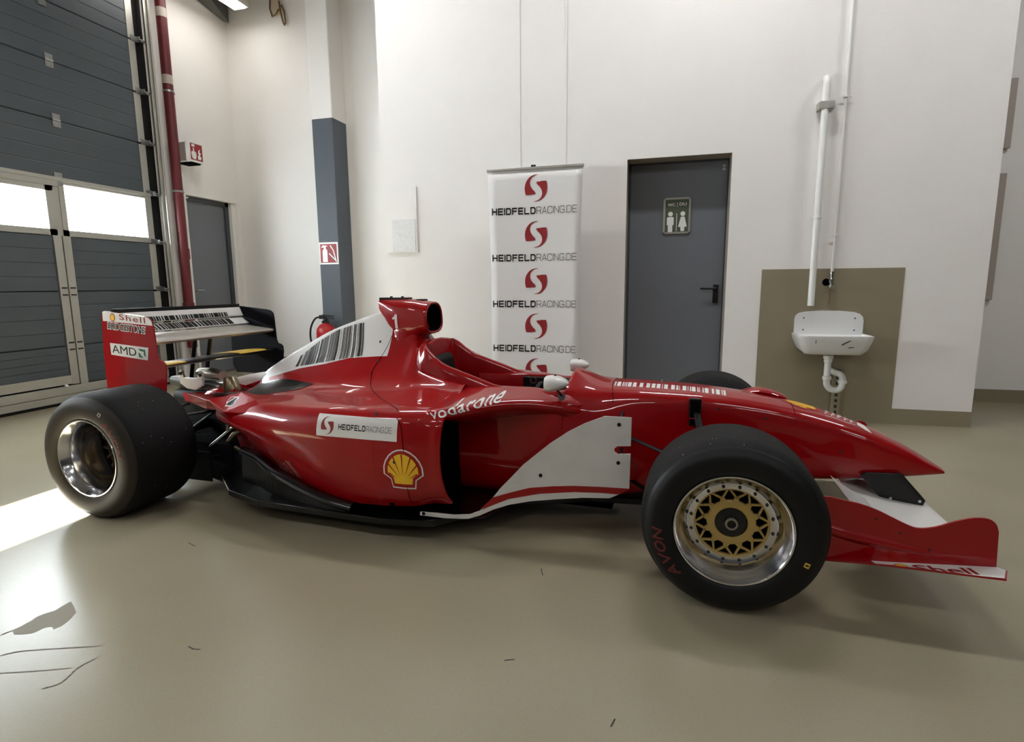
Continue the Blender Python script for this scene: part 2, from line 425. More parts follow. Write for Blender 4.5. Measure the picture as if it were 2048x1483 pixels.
# wall joints above the banner
for i, x in enumerate((-1.37, -.942)):
    b = B().bb((x-.008, YB-.006, 2.2), (x+.008, YB+.001, 5.35)); b.obj('trim_%d' % (i+2), 'wall_white', kind='structure')
# grey door frames on the far wall, mostly hidden behind the block's corner
for i, (z0, z1) in enumerate(((1.0, 2.17), (2.39, 3.0))):
    b = B().bb((2.55, 6.42, z0), (3.0, 6.46, z1))
    b.obj('wall_panel', 'label_grey', bevel=.004, label=('lower' if i == 0 else 'upper')+' grey panel on far wall peeking past the right corner', cat='panel')
# column
B().bb((dl-.0, YB+.001, 0), (dl+.0015, YB+.21, dt)).bb((dr-.0015, YB+.001, 0), (dr, YB+.21, dt)).bb((dl, YB+.001, dt-.0015), (dr, YB+.21, dt)).obj('trim_8', 'reveal_shade', kind='structure')  # thin lining added to carry the painted shade of the door recess
b = B().bb((-4.43, 6.5, 3.27), (-4.13, 6.82, 5.35)); b.cur = 1; b.bb((-4.43, 6.5, 0), (-4.13, 6.82, 3.27))
b.obj('column', ['wall_white', 'wall_grey'], kind='structure', bevel=.012)

floor_mark('worn_patch', poly_geo([(-2.153, 1.238), (-2.15, 1.263), (-2.151, 1.303), (-2.159, 1.317), (-2.153, 1.338), (-2.133, 1.37), (-2.139, 1.393), (-2.141, 1.427), (-2.101, 1.41), (-2.048, 1.379), (-2.026, 1.343), (-2.018, 1.32), (-2.016, 1.304), (-2.019, 1.279), (-2.04, 1.292), (-2.063, 1.283), (-2.066, 1.249), (-2.088, 1.235), (-2.122, 1.225)]))
for L in ([(-2.04, 1.131), (-2.012, 1.157), (-1.965, 1.18), (-1.856, 1.222), (-1.773, 1.253)], [(-1.946, 1.072), (-1.862, 1.102), (-1.758, 1.146)], [(-1.746, 1.057), (-1.718, 1.087), (-1.736, 1.152), (-1.726, 1.202)], [(-2.163, 1.209), (-2.153, 1.238)]):
    floor_mark('scratch', stroke_geo([cr(L, 4).tolist()], .005))
for L in ([(-1.486, 1.327), (-1.461, 1.32), (-1.437, 1.324)], [(-.471, 2.121), (-.466, 2.10), (-.454, 2.071)], [(-.458, 1.53), (-.431, 1.542)], [(-2.108, 1.939), (-2.05, 1.918)], [(-.101, 1.376), (-.109, 1.348)]):
    floor_mark('scuff', stroke_geo([L], .004), 'grime')
# ------------------------------------------------------------ washroom door
b = B()
b.bb((dl, YB+0.200, 0), (dl+.022, YB+0.290, dt)); b.bb((dr-.014, YB+0.200, 0), (dr, YB+0.290, dt)); b.bb((dl, YB+0.200, dt-.02), (dr, YB+0.290, dt))
b.obj('trim_4', 'frame_grey', kind='structure')
b = B().bb((dl+.019, YB+0.215, .01), (dr-.011, YB+0.265, dt-.018))
B().bb((dl-.1, YB+0.330, -.05), (dr+.1, YB+0.370, 2.4)).obj('light_block_behind_washroom_door', 'dark', kind='structure')  # unseen dark box added behind the door to stop light leaking in
door = b.obj('door_1', 'door_grey', kind='structure', bevel=.003)
b = B().bb((.393, YB+0.200, 1.0), (.44, YB+0.216, 1.165))
b.tube([(.416, YB+0.205, 1.13), (.416, YB+0.160, 1.13)], .011); b.tube([(.416, YB+0.160, 1.13), (.28, YB+0.160, 1.133)], .0105)
b.tube([(.416, YB+0.198, 1.045), (.416, YB+0.202, 1.045)], .007)
b.obj('door_handle', 'black_plastic', door, smooth=40, label='black lever handle with long plate')
b = B().bb((.428, YB+0.202, 2.165), (.453, YB+0.216, 2.185)); b.bb((.428, YB+0.202, 2.193), (.453, YB+0.216, 2.213)); b.obj('hinge_cover', 'alu', door)
sg = B()
X0, X1, Z0, Z1 = -.068, .173, 1.613, 1.936; ys = YB+0.202
R = [(X0+.02, Z0), (X1-.02, Z0), (X1, Z0+.02), (X1, Z1-.02), (X1-.02, Z1), (X0+.02, Z1), (X0, Z1-.02), (X0, Z0+.02)]
sg.prism(R, lambda u, v: (u, ys, v), lambda u, v: (u, YB+0.216, v))
sign = sg.obj('door_sign', 'alu', bevel=.003, label='silver framed olive WC DU sign on the grey washroom door', cat='sign')
B().bb((X0+.018, ys-.0015, Z0+.018), (X1-.018, ys, Z1-.018)).obj('sign_face', 'sign_green', sign)
fx = lambda u, v: (u, ys-.003, v)
g = merge_geo(fit(text_geo('WC', off=.03), -.03, .035, 1.858, 1.885), fit(text_geo('DU', off=.03), .072, .135, 1.862, 1.889), box_geo((.052, .056, 1.85, 1.892)))
decal('sign_text', g, fx, 'white_plastic', sign)
def fig(cx, woman):
    c = [(cx+.021*math.cos(a*PI/8), 1.79+.021*math.sin(a*PI/8)) for a in range(16)]
    if woman: bd = [(-.016, .0), (.016, 0), (.037, -.085), (.034, -.09), (.018, -.09), (.015, -.128), (-.015, -.128), (-.018, -.09), (-.034, -.09), (-.037, -.085)]
    else: bd = [(-.024, 0), (.024, 0), (.03, -.01), (.03, -.07), (.02, -.073), (.02, -.134), (-.02, -.134), (-.02, -.073), (-.03, -.07), (-.03, -.01)]
    return poly_geo(c, [(cx+x, 1.764+z) for x, z in bd])
decal('figure', fig(-.004, False), fx, 'white_plastic', sign); decal('figure', fig(.104, True), fx, 'white_plastic', sign)
decal('divider', box_geo((.0485, .0535, 1.635, 1.795)), fx, 'white_plastic', sign)
sign.location = (.001, 0, .014)

# ------------------------------------------------------------ side door in the left wall
B().bb((XL-.13, 5.9, 0), (XL-.09, 5.97, 2.34)).bb((XL-.13, 6.62, 0), (XL-.07, 6.68, 2.34)).bb((XL-.13, 5.9, 2.28), (XL-.07, 6.68, 2.34)).obj('trim_5', 'frame_grey', kind='structure')
B().bb((XL-.13, 5.9, 2.34-.002), (XL, 6.75, 2.34)).obj('trim_6', 'wall_white', kind='structure')
B().bb((XL-.2, 6.68, 0), (XL-.02, 6.75, 2.34)).obj('trim_7', 'wall_white', kind='structure')
d3 = B().bb((XL-.15, 5.9, .01), (XL-.1, 6.63, 2.29)).obj('door_2', 'door_grey', kind='structure')
b = B().tube([(XL-.1, 6.0, 1.14), (XL-.05, 6.0, 1.14), (XL-.05, 6.11, 1.14)], .01); b.obj('door_handle', 'alu', d3, smooth=40)
B().bb((-6.3, 5.88, -.01), (XL-.16, 6.8, 2.4)).obj('wall_behind_door', 'wall_white', kind='structure')

# ------------------------------------------------------------ sectional gate in the left wall
gate = empty('door_3', (XL, 2.9, 0), kind='structure')
BACKS = []
def gobj(b, name, m, **k):
    o = b.obj(name, m, **k); o.parent = gate; o.matrix_parent_inverse = Matrix.Translation((-XL, -2.9, 0)); return o
def panel_section(y0, y1, z0, z1):
    pts = [(XL-.045, z0), (XL-.006, z0), (XL, z0+.008)]
    n = 4; h = (z1-z0)/n
    for i in range(1, n):
        z = z0+i*h; pts += [(XL, z-.006), (XL-.004, z), (XL, z+.006)]
    pts += [(XL, z1-.008), (XL-.006, z1), (XL-.045, z1)]
    return B().prism(pts, lambda u, v: (u, y0, v), lambda u, v: (u, y1, v))
zs = [.192, .592, 1.146, 1.70]
for z0, z1 in zip(zs[:-1], zs[1:]):
    gobj(panel_section(.38, 3.1, z0+.003, z1-.003), 'gate_panel', 'gate_steel')
    gobj(panel_section(3.26, 4.22, z0+.003 if z0 > .2 else .29, z1-.003), 'gate_panel', 'gate_steel')
    gobj(panel_section(4.40, 5.30, z0+.003, z1-.003), 'gate_panel', 'gate_steel')
zs = [2.254, 2.82, 3.376, 3.932, 4.488, 5.04]
for z0, z1 in zip(zs[:-1], zs[1:]): gobj(panel_section(.38, 5.30, z0+.003, z1-.003), 'gate_panel', 'gate_steel')
for z in (.592, 1.146): gobj(B().bb((XL-.05, .38, z-.02), (XL-.03, 5.38, z+.02)), 'joint_light_block', 'dark')  # dark strips added behind the panel gaps to keep daylight out
for z in (1.70, 2.254, 2.82, 3.376, 3.932, 4.488): gobj(B().bb((XL-.05, .38, z-.012), (XL-.03, 5.38, z+.012)), 'joint_light_block', 'dark')
gobj(B().bb((XL-.05, .3, 0), (XL-.046, 5.5, 1.70)), 'light_block_skin', 'dark')  # unseen dark sheet added behind the lower panels against light leaks
# window row
def window(y0, y1, z0=1.70, z1=2.25, g=(.05, .05, .06, .05), top=0):
    a, c, d, e = g
    b = B().bb((XL-.045, y0, z0), (XL+.002, y1, z0+d)); b.bb((XL-.045, y0, z1-e-top), (XL+.002, y1, z1-top))
    b.bb((XL-.045, y0, z0), (XL+.002, y0+a, z1-top)); b.bb((XL-.045, y1-c, z0), (XL+.002, y1, z1-top))
    w = gobj(b, 'window_frame', 'alu')
    o = B().bb((XL-.03, y0+a, z0+d), (XL-.024, y1-c, z1-e-top)).obj('pane', 'glass'); o.parent = w
    o.matrix_parent_inverse = w.matrix_parent_inverse.copy() if False else Matrix.Identity(4)
    return w
window(4.34, 5.38, g=(.055, .035, .06, .045))
window(3.22, 4.28, g=(.06, .07, .06, .05), top=.07)
window(1.28, 3.14); window(.38, 1.24)
gobj(B().bb((XL-.045, 4.27, 1.68), (XL-.004, 4.35, 2.24)), 'window_post', 'alu')
gobj(B().bb((XL-.045, 4.2, 1.66), (XL-.006, 4.42, 1.73)), 'window_sill_rail', 'alu')
gobj(B().bb((XL-.045, 3.1, 1.66), (XL-.006, 3.26, 2.24)), 'window_post', 'alu')
b = B().bb((XL-.045, 3.14, 2.18), (XL+.012, 4.33, 2.25)); b.bb((XL, .38, 2.235), (XL+.02, 5.38, 2.27)); gobj(b, 'reinforcing_rail', 'alu')
# wicket door posts, bottom rails
for y0, y1 in ((3.1, 3.175), (3.185, 3.26), (4.225, 4.305), (4.315, 4.395)):
    lo = .20 if y0 in (3.185, 4.225) else .19
    gobj(B().bb((XL-.045, y0, lo), (XL+.012, y1, 1.70)), 'wicket_post', 'alu', bevel=.003)
gobj(B().bb((XL-.045, 3.19, .205), (XL+.011, 4.3, .295)), 'wicket_bottom_rail', 'alu', bevel=.003)
b = B().bb((XL-.045, .38, .105), (XL+.016, 5.38, .19)); b.bb((XL-.045, .38, .03), (XL+.008, 5.38, .10)); gobj(b, 'bottom_rail', 'alu', bevel=.003)
gobj(B().bb((XL-.04, .38, 0), (XL-.004, 5.38, .032)), 'rubber_seal', 'black')
for y in (4.27, 4.355):
    for z in (.592, 1.146):
        for dz in (-.035, .035):
            gobj(B().bb((XL+.011, y-.026, z+dz-.008), (XL+.016, y+.026, z+dz+.008)), 'post_clip', 'grime')
gobj(B().lathe([(.0001, .024), (.012, .02), (.016, .008), (.016, 0)], (XL+.012, 4.16, .195), (1, 0, 0), 16), 'wicket_bolt', 'white_plastic', smooth=40)
# hinges between sections
for z in (2.254, 2.82, 3.376, 3.932):
    for y in ((4.4, 1.6) if z > 2.3 else (4.35,)):
        b = B()
        for s in (1, -1):
            b.bb((XL, y-.038, z+s*.004), (XL+.008, y+.038, z+s*.062))
        b.tube([(XL+.008, y-.038, z), (XL+.008, y+.038, z)], .008)
        for s in (1, -1):
            for t in (-1, 1): b.tube([(XL+.008, y+t*.022, z+s*.042), (XL+.012, y+t*.022, z+s*.042)], .007, 8)
        gobj(b, 'hinge', 'steel', smooth=30)
# end caps, roller brackets and the vertical track
zz = [.19, .592, 1.146, 1.70, 2.254, 2.82, 3.376, 3.932, 4.488, 5.04]
for z0, z1 in zip(zz[:-1], zz[1:]):
    gobj(B().bb((XL-.04, 5.30, z0+.01), (XL+.006, 5.385, z1-.01)), 'end_cap', 'alu', bevel=.003)
for z in zz[1:]:
    b = B().bb((XL+.005, 5.33, z-.012), (XL+.012, 5.41, z+.05)); b.bb((XL-.0, 5.40, z-.01), (XL+.075, 5.46, z+.0)); b.tube([(XL+.05, 5.38, z+.018), (XL+.05, 5.5, z+.018)], .009)
    b.bb((XL+.03, 5.385, z-.0), (XL+.075, 5.393, z+.04))
    gobj(b, 'roller_bracket', 'steel', smooth=30)
b = B().bb((XL+.035, 5.49, 0), (XL+.075, 5.496, 5.0)); b.bb((XL+.075, 5.47, 0), (XL+.08, 5.525, 5.0)); b.tube([(XL+.09, 5.52, 0), (XL+.09, 5.52, 5.0)], .012)
gobj(b, 'vertical_track', 'alu')
gobj(B().bb((XL-.02, 5.385, 0), (XL-.002, 5.5, 5.05)), 'side_reveal', 'black')
gobj(B().bb((XL-.05, .30, 0), (XL, .38, 5.05)), 'side_frame', 'alu')

# ------------------------------------------------------------ red standpipe
pc = (XL+.115, 5.672)
pipe = tag(B().tube([(pc[0], pc[1], .43), (pc[0], pc[1], 5.3)], .057, 24).obj('standpipe', 'pipe_red', smooth=40), 'dark red vertical pipe beside the garage gate', 'pipe')
for z in (2.33, 3.47):
    b = B().lathe([(.058, -.011), (.064, -.011), (.064, .011), (.058, .011)], (pc[0], pc[1], z), (0, 0, 1), 24); b.tube([(pc[0]-.01, pc[1]+.06, z), (pc[0]-.1, pc[1]+.06, z)], .007)
    b.bb((pc[0]-.01, pc[1]+.055, z-.01), (pc[0]+.01, pc[1]+.085, z+.01))
    b.obj('pipe_clamp', 'steel', pipe, smooth=30)
for z in (3.60, 4.33): B().lathe([(.0575, -.05), (.0585, -.05), (.0585, .05), (.0575, .05)], (pc[0], pc[1], z), (0, 0, 1), 24).obj('pipe_label', 'label_grey', pipe, smooth=30)
B().lathe([(.066, -.06), (.066, .06), (.057, .062)], (pc[0], pc[1], .93), (0, 0, 1), 24).obj('pipe_coupling', 'pipe_red', pipe, smooth=30)
B().tube([(pc[0], pc[1], .46), (pc[0], pc[1], .36), (pc[0], pc[1]+.02, .3), (pc[0]-.005, pc[1]+.03, 0)], [.05, .045, .04, .04], 16).obj('lower_pipe', 'alu', pipe, smooth=60)
# projecting alarm sign
b = B().bb((XL, 5.765, 2.72), (XL+.20, 5.80, 2.925)); arm = b.obj('fire_alarm_sign', 'label_grey', label='boxy sign with red hand and flame symbol on the left wall', cat='sign')
B().bb((XL+.195, 5.76, 2.70), (XL+.24, 5.985, 2.935)).obj('sign_box', 'white_plastic', arm, bevel=.004)
B().bb((XL+.05, 5.80, 2.68), (XL+.235, 5.94, 2.70)).obj('sign_base', 'dark', arm)
sx = XL+.2415; py_ = lambda u, v: (sx, u, v)
decal('sign_face', box_geo((5.79, 5.972, 2.725, 2.92)), py_, 'red_logo', arm)
py2 = lambda u, v: (sx+.001, u, v)
hand = [(5.80, 2.80), (5.812, 2.745), (5.835, 2.735), (5.868, 2.737), (5.878, 2.79), (5.872, 2.82), (5.85, 2.825), (5.842, 2.87), (5.83, 2.87), (5.83, 2.82), (5.81, 2.83)]
decal('hand_symbol', merge_geo(poly_geo(hand), box_geo((5.812, 5.857, 2.882, 2.91))), py2, 'white_plastic', arm)
fl = [(5.90, 2.74), (5.94, 2.74), (5.955, 2.77), (5.93, 2.79), (5.95, 2.82), (5.925, 2.83), (5.94, 2.87), (5.912, 2.845), (5.905, 2.81), (5.918, 2.80), (5.895, 2.78)]
decal('flame_symbol', poly_geo(fl), py2, 'white_plastic', arm)
# manual call point
cp = B().bb((XL, 5.72, 1.53), (XL+.045, 5.84, 1.665)).obj('call_point', 'red_logo', bevel=.005, label='small red manual call point box beside the grey side door', cat='alarm button')
B().bb((XL+.045, 5.745, 1.56), (XL+.049, 5.815, 1.635)).obj('call_point_face', 'white_plastic', cp)
B().lathe([(.0001, .003), (.012, .003), (.012, 0)], (XL+.049, 5.782, 1.6), (1, 0, 0), 16).obj('call_button', 'black', cp)
B().tube([(XL+.01, 5.75, 2.30), (XL+.01, 5.92, 2.30)], .009).obj('wall_cable', 'white_plastic', label='short white cable on wall above the grey side door', cat='cable')
# hood and lamp at the top left corner
b = B(); hp = [(XL, 6.28, 4.80), (XL, 6.80, 4.72), (XL+.13, 6.74, 4.66), (XL+.22, 6.24, 4.84), (XL, 6.28, 5.1), (XL, 6.8, 5.1), (XL+.13, 6.74, 5.1), (XL+.22, 6.24, 5.1)]
b.add(hp, [(0, 1, 2, 3), (4, 7, 6, 5), (0, 3, 7, 4), (3, 2, 6, 7), (2, 1, 5, 6), (1, 0, 4, 5)])
b.obj('duct_hood', 'steel_dark', bevel=.004, label='grey sheet metal hood high in the left corner', cat='duct')
# straps with hook high on the back wall
hk = B().bb((-5.13, 6.795, 4.70), (-5.01, 6.82, 5.0)).obj('wall_hook', 'rag', bevel=.01, label='beige strap holder with brown hook high on back wall', cat='hook')
b = B().tube([(-5.01, 6.79, 4.85), (-4.99, 6.785, 4.72), (-4.965, 6.785, 4.60), (-4.945, 6.785, 4.555), (-4.925, 6.785, 4.58), (-4.94, 6.79, 4.72), (-4.975, 6.79, 4.8)], .011, 10)
b.obj('hook_loop', 'rust', hk, smooth=60)
B().tube([(-5.13, 6.79, 5.0), (-5.15, 6.785, 4.78), (-5.12, 6.785, 4.68), (-5.06, 6.785, 4.70), (-5.02, 6.79, 4.76)], .011, 10).obj('strap_loop', 'rust', hk, smooth=60)

# ------------------------------------------------------------ extinguisher + sign on the column
ex = empty('fire_extinguisher', (-4.30, 6.36, .3), label='red fire extinguisher hanging on the grey column behind the car', cat='fire extinguisher')
def eobj(b, name, m, **k):
    o = b.obj(name, m, **k); o.parent = ex; o.matrix_parent_inverse = Matrix.Translation((4.30, -6.36, -.3)); return o
eobj(B().lathe([(.0001, 0), (.11, .0), (.122, .03), (.122, .36), (.115, .41), (.08, .46), (.04, .485), (.035, .50), (.0001, .5)], (-4.30, 6.36, .22), (0, 0, 1), 36), 'cylinder_body', 'red_dull', smooth=50)
eobj(B().lathe([(.1235, 0), (.1235, .075)], (-4.30, 6.36, .40), (0, 0, 1), 36), 'body_label', 'label_grey', smooth=50)
b = B().lathe([(.05, 0), (.05, .02), (.03, .03), (.028, .07), (.0001, .07)], (-4.30, 6.36, .71), (0, 0, 1), 20); b.box((-4.27, 6.35, .80), (.19, .035, .02)); b.box((-4.25, 6.35, .77), (.16, .03, .016)); b.box((-4.34, 6.35, .785), (.07, .04, .05))
eobj(b, 'valve_handle', 'black_plastic', smooth=40)
eobj(B().lathe([(.03, 0), (.03, .012), (.0001, .012)], (-4.30, 6.35, .815), (0, 0, 1), 16), 'pressure_gauge', 'bronze', smooth=40)
hp = cr([(-4.36, 6.35, .785), (-4.43, 6.34, .77), (-4.50, 6.33, .66), (-4.52, 6.33, .52), (-4.49, 6.33, .38), (-4.44, 6.33, .28), (-4.43, 6.33, .2)], 5)
eobj(B().tube(hp, .012, 10), 'hose', 'black', smooth=60)
eobj(B().bb((-4.36, 6.48, .45), (-4.24, 6.5, .62)), 'wall_bracket', 'black')
ys = 6.492
fs = B().bb((-4.42, ys, 1.465), (-4.145, 6.5, 1.745)).obj('extinguisher_sign', 'white_plastic', label='square fire extinguisher symbol sign on the grey column', cat='sign')
f2 = lambda u, v: (u, ys-.002, v)
decal('sign_field', box_geo((-4.405, -4.16, 1.485, 1.725)), f2, 'red_logo', fs)
f3 = lambda u, v: (u, ys-.0035, v)
decal('extinguisher_symbol', poly_geo([(-4.37, 1.495), (-4.30, 1.495), (-4.30, 1.64), (-4.32, 1.665), (-4.32, 1.69), (-4.29, 1.70), (-4.36, 1.71), (-4.39, 1.68), (-4.35, 1.68), (-4.35, 1.66), (-4.37, 1.64)]), f3, 'white_plastic', fs)
decal('hose_symbol', stroke_geo([[(-4.25, 1.70), (-4.21, 1.64), (-4.19, 1.56), (-4.175, 1.50)], [(-4.27, 1.60), (-4.23, 1.56), (-4.185, 1.52)]], .014), f3, 'white_plastic', fs)

# ------------------------------------------------------------ notice board with plastic sleeve
nb = B().bb((-2.748, YB-.014, 1.505), (-2.426, YB, 2.143)).obj('notice_board', 'wall_white', bevel=.002, label='thin white board on wall left of the banner', cat='notice board')
B().bb((-2.695, YB-.019, 1.515), (-2.445, YB-.014, 1.83)).obj('document_sleeve', 'paper', label='wall mounted clear plastic sleeve with paper on the white board', cat='document sleeve')

# ------------------------------------------------------------ roll-up banner
bn = empty('rollup_banner', (-1.16, 5.02, 0), label='white roll-up banner with five red swirl logos behind the car', cat='banner')
def bobj(b, name, m, **k):
    o = b.obj(name, m, **k); o.parent = bn; o.matrix_parent_inverse = Matrix.Translation((1.16, -5.02, 0)); return o
BY = 5.0
def bedge(z):     # fabric narrows a little and waves towards its middle
    t = max(0, min(1, (2.2-z)/1.6)); return -1.612+.03*math.sin(min(1, t*1.5)*PI/2), -.742-.018*math.sin(min(1, t*1.3)*PI/2)
b = B(); n = 24; vs = []
for i in range(n+1):
    z = 2.19-i*(2.19-.10)/n; a, c = bedge(z)
    for j in range(13):
        u = j/12; vs.append((a+(c-a)*u, BY+.022*(2*u-1)**2*math.sin(min(1, i/5)*PI/2)*-1+.0, z))
b.add(vs, [(i*13+j, i*13+j+1, i*13+j+14, i*13+j+13) for i in range(n) for j in range(12)])
fab = bobj(b, 'banner_fabric', 'banner', smooth=60, recalc=False)
md = fab.modifiers.new('s', 'SOLIDIFY'); md.thickness = .001; md.offset = 0
bobj(B().bb((-1.618, BY-.012, 2.185), (-.736, BY+.01, 2.207)), 'top_rail', 'alu', bevel=.004)
bobj(B().bb((-1.205, BY-.012, 2.207), (-1.165, BY+.01, 2.222)), 'pole_hook', 'black_plastic')
bobj(B().tube([(-1.18, BY+.05, .08), (-1.18, BY+.02, 2.21)], .009), 'support_pole', 'alu')
bobj(B().bb((-1.64, BY-.07, .015), (-.72, BY+.09, .10)), 'base_cassette', 'alu', bevel=.01)
for x in (-1.5, -.86): bobj(B().bb((x-.02, BY-.16, 0), (x+.02, BY+.16, .015)), 'foot', 'alu')
pb = lambda u, v: (u, BY-.0245+.022*(1-(min(1, abs(2*(u+1.18)/.83)))**2)-.001, v)
LZ = [(2.02, 1.825), (1.655, 1.465), (1.30, 1.11), (.95, .765), (.605, .42)]
for k, (zc, tz) in enumerate([(2.025, 1.832), (1.624, 1.42), (1.208, 1.003), (.80, .592), (.385, .18)]):
    o = decal('swirl_logo', fit(swirl_geo(), -1.276, -1.046, zc-.115, zc+.115), pb, 'red_logo', None, su=.03); o.parent = bn; o.matrix_parent_inverse = Matrix.Translation((1.16, -5.02, 0))
    o = decal('banner_lettering', fit(heid_geo(), -1.568, -.79, tz-.031, tz+.031), pb, 'text_black', None, su=.05); o.parent = bn; o.matrix_parent_inverse = Matrix.Translation((1.16, -5.02, 0))

# ------------------------------------------------------------ sink, trap, pipes
sk = empty('sink', (1.30, 5.2, .6), label='white ceramic wall sink with high splashback on the taupe painted patch', cat='sink')
def kobj(b, name, m, **k):
    o = b.obj(name, m, **k); o.parent = sk; o.matrix_parent_inverse = Matrix.Translation((-1.30, -5.2, -.6)); return o
sp = [(1.045, .74), (1.045, .87), (1.053, .90), (1.075, .922), (1.12, .934), (1.22, .942), (1.31, .943), (1.40, .941), (1.49, .932), (1.53, .918), (1.555, .893), (1.562, .86), (1.562, .74)]
kobj(B().prism(sp, lambda u, v: (u, 5.205, v), lambda u, v: (u, YB-.006, v)), 'splashback', 'ceramic', bevel=.006)
for x in (1.112, 1.497):
    for z in (.782, .882): kobj(B().lathe([(.0001, .003), (.006, .003), (.006, 0)], (x, 5.205, z), (0, -1, 0), 12), 'screw', 'grime')
# basin: rounded tub, open on top
def rr(x0, x1, y0, y1, z, r, n=6):
    p = []
    for cx, cy, a0 in ((x1-r, y0+r, -90), (x1-r, y1-.005, 0), (x0+r, y1-.005, 90), (x0+r, y0+r, 180)):
        rr_ = r if cy < y1-.01 else .005; cx2 = cx if rr_ == r else (x1-.005 if cx > (x0+x1)/2 else x0+.005)
        for i in range(n): a = math.radians(a0+90*i/(n-1)); p.append((cx2+rr_*math.cos(a), cy+rr_*math.sin(a), z))
    return p
x0, x1 = 1.03, 1.58
rings = [rr(x0+.12, x1-.12, 5.04, 5.21, .592, .04), rr(x0+.06, x1-.06, 4.97, 5.22, .60, .06), rr(x0+.03, x1-.03, 4.94, 5.225, .64, .07), rr(x0+.01, x1-.01, 4.925, 5.228, .70, .07),
         rr(x0, x1, 4.915, 5.23, .742, .07), rr(x0, x1, 4.915, 5.23, .752, .07), rr(x0+.012, x1-.012, 4.928, 5.222, .755, .065), rr(x0+.022, x1-.022, 4.938, 5.205, .745, .06),
         rr(x0+.05, x1-.05, 4.965, 5.18, .66, .05), rr(x0+.12, x1-.12, 5.02, 5.15, .64, .04)]
b = B(); loft(b, rings, 1, 1, cap0=True, cap1=True); kobj(b, 'basin', 'ceramic', smooth=50)
b = B().box((1.37, 4.9215, .703), (.075, .003, .008), Matrix.Rotation(-.55, 3, 'Y')); kobj(b, 'chipped_spot', 'grime')
kobj(B().box((1.41, 4.932, .664), (.04, .003, .006), Matrix.Rotation(-.1, 3, 'Y')), 'chipped_spot', 'grime')
kobj(B().box((1.153, 4.921, .718), (.004, .003, .05)), 'crack', 'grime')
for y, z in ((5.05, 0),):
    tr = [(1.283, y, .595), (1.283, y, .37), (1.29, y, .335), (1.32, y, .305), (1.355, y, .30), (1.39, y, .32), (1.40, y, .36), (1.398, y, .40), (1.38, y, .43), (1.35, y+.05, .44), (1.345, YB, .44)]
    kobj(B().tube(cr(tr[:2], 2).tolist()+cr(tr[1:], 4).tolist(), .025, 20), 'drain_trap', 'white_plastic', smooth=60)
    for z0, r in ((.575, .037), (.545, .031), (.40, .033)): kobj(B().lathe([(r*.8, -.018), (r, -.015), (r, .012), (r*.8, .016)], (1.283, y, z0), (0, 0, 1), 20), 'trap_nut', 'white_plastic', smooth=40)
    kobj(B().lathe([(.025, -.014), (.033, -.012), (.033, .012), (.025, .014)], (1.40, y, .37), (0, 0, 1), 20), 'trap_nut', 'white_plastic', smooth=40)
st = B().bb((1.372, YB-.03, 0), (1.378, YB-.004, .44)); st.bb((1.430, YB-.03, 0), (1.436, YB-.004, .44)); st.bb((1.372, YB-.032, 0), (1.436, YB-.026, .44))
rail = st.obj('mounting_rail', 'taupe', label='slotted metal mounting rail under the sink', cat='rail')
for k in range(9): B().bb((1.394, YB-.034, .02+k*.05), (1.414, YB-.0318, .045+k*.05)).obj('slot', 'grime', rail)
# waste pipe
wp = tag(B().tube([(1.15, 5.168, .985), (1.15, 5.168, 2.72), (1.152, 5.175, 2.755), (1.155, 5.20, 2.77), (1.157, YB, 2.772)], [.026, .026, .026, .028, .03], 20).obj('waste_pipe', 'white_plastic', smooth=60), 'thick white plastic pipe ending above the sink', 'pipe')
B().lathe([(.021, 0), (.026, 0)], (1.15, 5.168, .984), (0, 0, 1), 20).obj('pipe_rim', 'white_plastic', wp)
B().lathe([(.0001, 0), (.021, 0)], (1.15, 5.168, .9845), (0, 0, 1), 20).obj('pipe_opening', 'grime', wp)
b = B().bb((1.10, 5.14, 2.53), (1.215, YB, 2.59)); b.obj('pipe_bracket', 'alu', wp, bevel=.004)
B().lathe([(.0001, .004), (.02, .004), (.02, 0)], (1.19, 5.14, 2.56), (0, -1, 0), 16).obj('bracket_bolt', 'steel', wp, smooth=30)
for z in (1.70,): b = B().lathe([(.027, -.008), (.031, -.008), (.031, .008), (.027, .008)], (1.15, 5.168, z), (0, 0, 1), 20); b.tube([(1.10, 5.175, z), (1.20, 5.175, z)], .004, 6); b.tube([(1.15, 5.19, z), (1.15, YB, z)], .006, 8); b.obj('pipe_clip', 'white_plastic', wp, smooth=40)
sp = tag(B().tube([(1.30, 5.205, 1.26), (1.30, 5.205, 5.3)], .011, 14).obj('supply_pipe', 'white_plastic', smooth=60), 'thin white water pipe running up the wall above the valve', 'pipe')
for z in (1.56, 2.625): b = B().lathe([(.011, -.008), (.018, -.008), (.018, .008), (.011, .008)], (1.30, 5.205, z), (0, 0, 1), 16); b.tube([(1.25, 5.21, z), (1.345, 5.21, z)], .004, 6); b.tube([(1.30, 5.21, z), (1.30, YB, z)], .006, 8); b.obj('pipe_clip', 'white_plastic', sp, smooth=40)
vl = B().lathe([(.012, .0), (.017, .002), (.017, .03), (.013, .032), (.013, .04), (.019, .043), (.019, .075), (.012, .08), (.012, .12), (.018, .122), (.018, .135), (.011, .137)], (1.30, 5.205, 1.13), (0, 0, 1), 12); vl.tube([(1.30, 5.19, 1.14), (1.30, 5.14, 1.135)], [.012, .02], 10)
vo = tag(vl.obj('shutoff_valve', 'chrome', smooth=30), 'small chrome shut-off valve on the water pipe above the sink', 'valve')
B().tube([(1.297, 5.20, 1.13), (1.292, 5.20, .99)], .004, 8).obj('valve_stub', 'rust', vo)
